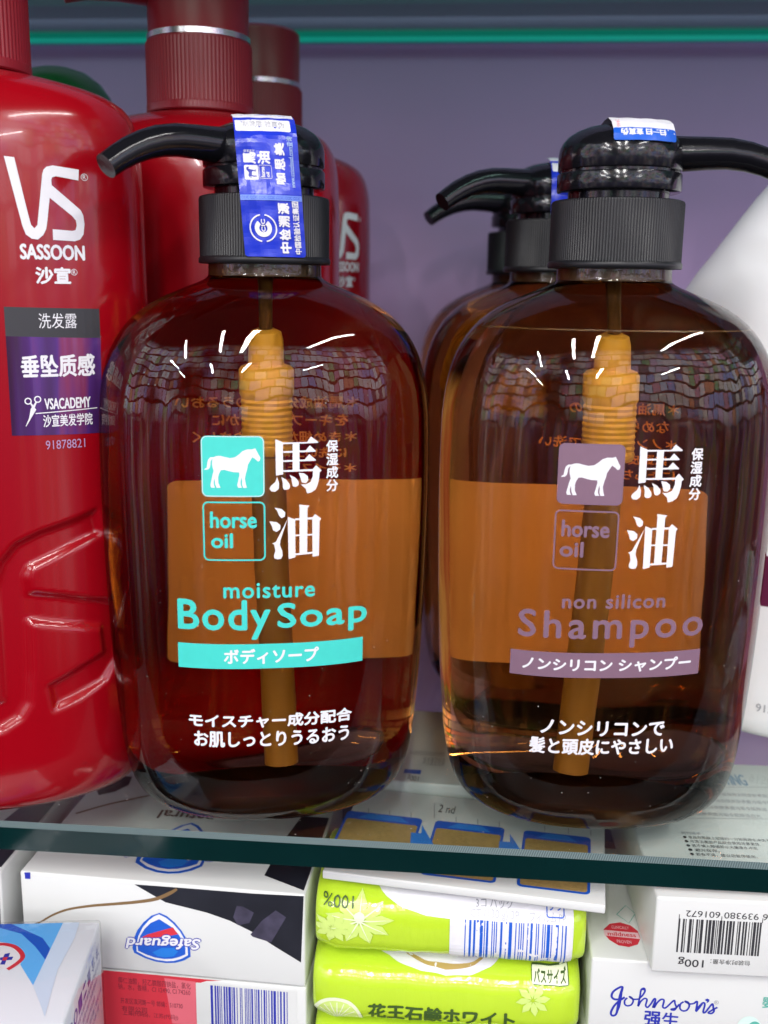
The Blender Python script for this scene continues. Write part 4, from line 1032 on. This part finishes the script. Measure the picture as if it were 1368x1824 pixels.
a.text('CLINICALLY', (b[0]+1.8, b[3]+.6, b[2]-1.8, b[3]+2.0), M_pinkpale); a.text('PROVEN', (b[0]+2.5, b[1]-2.2, b[2]-2, b[1]-.7), M_pinkpale)
q = A['josq']; a.stroke([q[0], q[1], q[2], q[3], q[0]], .25, M_mint)
a.build('top_print', jo, top_of(25), **CP)

# ---------------- wrapped blue box
a = Art()
a.poly([(-22, 41.6), (A['bl5'][-1][0]-0, 44.5) if False else (12.0, 41.8)]+A['bl0'][-6:], M_sky3)
b1 = A['bl1']; a.poly([(-9, 41.8), (-2.2, 41.8)]+b1[-5:], M_royal)
a.stroke(A['bl2'], 1.3, M_redink, sm=5); a.poly(A['bl3'], M_paper); a.stroke(A['bl2'][1:], 1.2, M_redink, sm=5)
a.poly(A['bl4'], M_navy); a.poly(A['bl4r'], M_redink)
a.poly([(12.0, 41.8), (16.5, 41.8)]+A['bl5'][-5:], M_palest)
a.build('top_print', bl, top_of(74.4), **CP)
a = Art()
tops = [(q[0], q[1]) for q in A['blt']]
for i, ch in enumerate('净含量：100g'):
    yy = 39.5-i*5.2; a.text(ch, (yy-4.0, 65.6, yy, 69.6), M_navy, rot=180, bold=.06)
for r_ in range(6):
    a.text('香皂成分油脂氢氧化钠水香精二氧化钛生产日期保质期三年'[r_*3:r_*3+16], (6+r_*1.4, 62.9-r_*3.0, 40-(r_ % 3)*4, 64.7-r_*3.0), M_navy, rot=180)
a.build('side_print', bl, lambda yy, z, h: (22+h, yy, z), **CP)
rb = rbox('clear_film', -22.5, 22.5, -.6, 42.7, -.5, 74.95, M_film, bl, rad=1.0)

# ---------------- dust lying on the glass shelf
rnd = random.Random(12); a = Art()
for i in range(220):
    q = rnd.choice((.06, .08, .1, .14, .2)); a.disc(rnd.uniform(-140, 100), rnd.uniform(261, 300), q*rnd.uniform(.6, 1.8), q, M_dust, 6)
a.V = [(v[0], v[1], 1) for v in a.V]
sh_ = [o for o in bpy.data.objects if o.name == 'glass_shelf'][0]
o = a.build('dust', sh_, lambda x, yy, h: (x, yy-258.8, 8.2+.03), gap=.05); o['kind'] = 'stuff'
M_greylt = princ('light_grey_ink', (.45,.46,.5), .4)
M_dkgreen = princ('dark_green_ink', (.05,.10,.02), .4)
M_creamy = princ('cream_print', (.78,.84,.58), .25)
M_gold = princ('gold_ink', (.45,.32,.10), .35)
# ---------------- lime soap packs: prints dropped onto the wrapped surface from the front
from mathutils.bvhtree import BVHTree
def drop(root):
    o = [c for c in root.children if c.name.startswith('wrapped_bars')][0]
    bv = BVHTree.FromPolygons([v.co.copy() for v in o.data.vertices], [tuple(q.vertices) for q in o.data.polygons])
    def fn(x, z, h):
        loc, n, i, d = bv.ray_cast(Vector((x*S, -.05, min(max(z, .25), 21.4)*S)), Vector((0, 1, 0)))
        if loc is None: return (x, 10, z)
        n = n if n.y < 0 else -n
        q = loc+n*h*S
        return (q.x/S, q.y/S, q.z/S)
    return fn
PK = dict(cut=1.3, gap=.18, step=.012)
def petals(a, x, z, r0, n, mt, a0=0, asp=1.0):
    for i in range(n):
        an = R(a0+i*360/n); c, s_ = math.cos(an), math.sin(an)
        a.poly([(x+r0*(u*c-v*s_), z+asp*r0*(u*s_+v*c)) for u, v in ((.08, 0), (.35, .15), (.65, .2), (1, 0), (.65, -.2), (.35, -.15))], mt)
a = Art(); a.poly([(q[0], q[1]) for q in A['s1white'] if q[1] > 17] and [(-21.5, 21.3), (34.6, 21.3), (34.6, 1.2), (.2, 1.2), (.1, 15.9), (-6.3, 16.1), (-12.7, 17.6), (-18, 19.5)], M_paper)
b = bx('s1bar'); a.bars(b[0], 1.9, b[2], b[3], M_royal, 21)
a.text('4 901301 309242', (2.2, .45, 31.5, 1.5), M_navy)
for n, t, mt in (('s1a', '3コ パック', M_grey), ('s1b', 'CT (130 g) 3P', M_greylt), ('s1c', 'フィルム:PP', M_greylt)):
    b = bx(n); a.text(t, (b[0], b[1]-.2, b[2], b[3]+.3), mt)
b = bx('s1r'); zc = b[1]; a.text('プラ', (b[0]+.8, b[1]+.3, b[2]-.8, b[1]+1.6), M_royal, bold=.05); a.frame(b[0], b[1]-1.2, b[2], min(b[3]+1.2, 21), .8, .3, M_royal)
petals(a, -25.5, 13.5, 10, 9, M_limepale, 8, .7); [a.stroke([(-25.5, 13.5), (-25.5+9*math.cos(R(8+40*i)), 13.5+6.3*math.sin(R(8+40*i)))], [.5, .08], M_creamy) for i in range(9)]; petals(a, -33, 11, 6, 9, M_limepale, 20, .75); a.disc(-25.5, 14.8, 1.6, 1.3, M_creamy)
a.text('100%', (-36.0, 16.9, -27.3, 19.3), M_dkgreen, rot=180)
a.build('film_print', s1, drop(s1), **PK)
a = Art(); 
a.poly([(-20, 21.3), (-14, 20.2), (-7, 19.1), (0, 18.6), (7, 18.9), (13, 20.2), (16, 21.3)], M_paper)
a.stroke([(-12, 21.2), (-5, 20.2), (0, 19.9), (6, 20.2), (11, 21.2)], [.2, .5, .8, .5, .2], M_gold, sm=5)
a.text('花王石鹸ホワイト', (-21.8, 4.2, 20, 9.4), M_dkgreen, bold=.22)
a.disc(-31, 3.2, 7.4, 7.4, M_creamy, 40, 0, 180); a.disc(-31, 3.2, 6.4, 6.3, M_limepale, 40, 0, 180)
for i in range(9): a.stroke([(-31, 3.3), (-31+6.0*math.cos(R(12+i*19.5)), 3.3+5.8*math.sin(R(12+i*19.5)))], .28, M_creamy)
b = bx('s2b'); a.rrect(24.5, 17.8, 35, 20.9, .4, M_creamy); a.frame(24.5, 17.8, 35, 20.9, .4, .2, M_dkgreen); a.text('バスサイズ', (25.2, 18.3, 34.3, 20.4), M_dkgreen, bold=.06)
petals(a, 25, 14, 5, 8, M_limepale, 10)
a.build('film_print', s2, drop(s2), **PK)
a = Art(); a.rrect(22.5, 17.2, 32.8, 20.6, .4, M_creamy); a.frame(22.5, 17.2, 32.8, 20.6, .4, .2, M_dkgreen); a.text('バスサイズ', (23.1, 17.8, 32.2, 20.1), M_dkgreen, bold=.06)
a.build('film_print', s3, drop(s3), **PK)
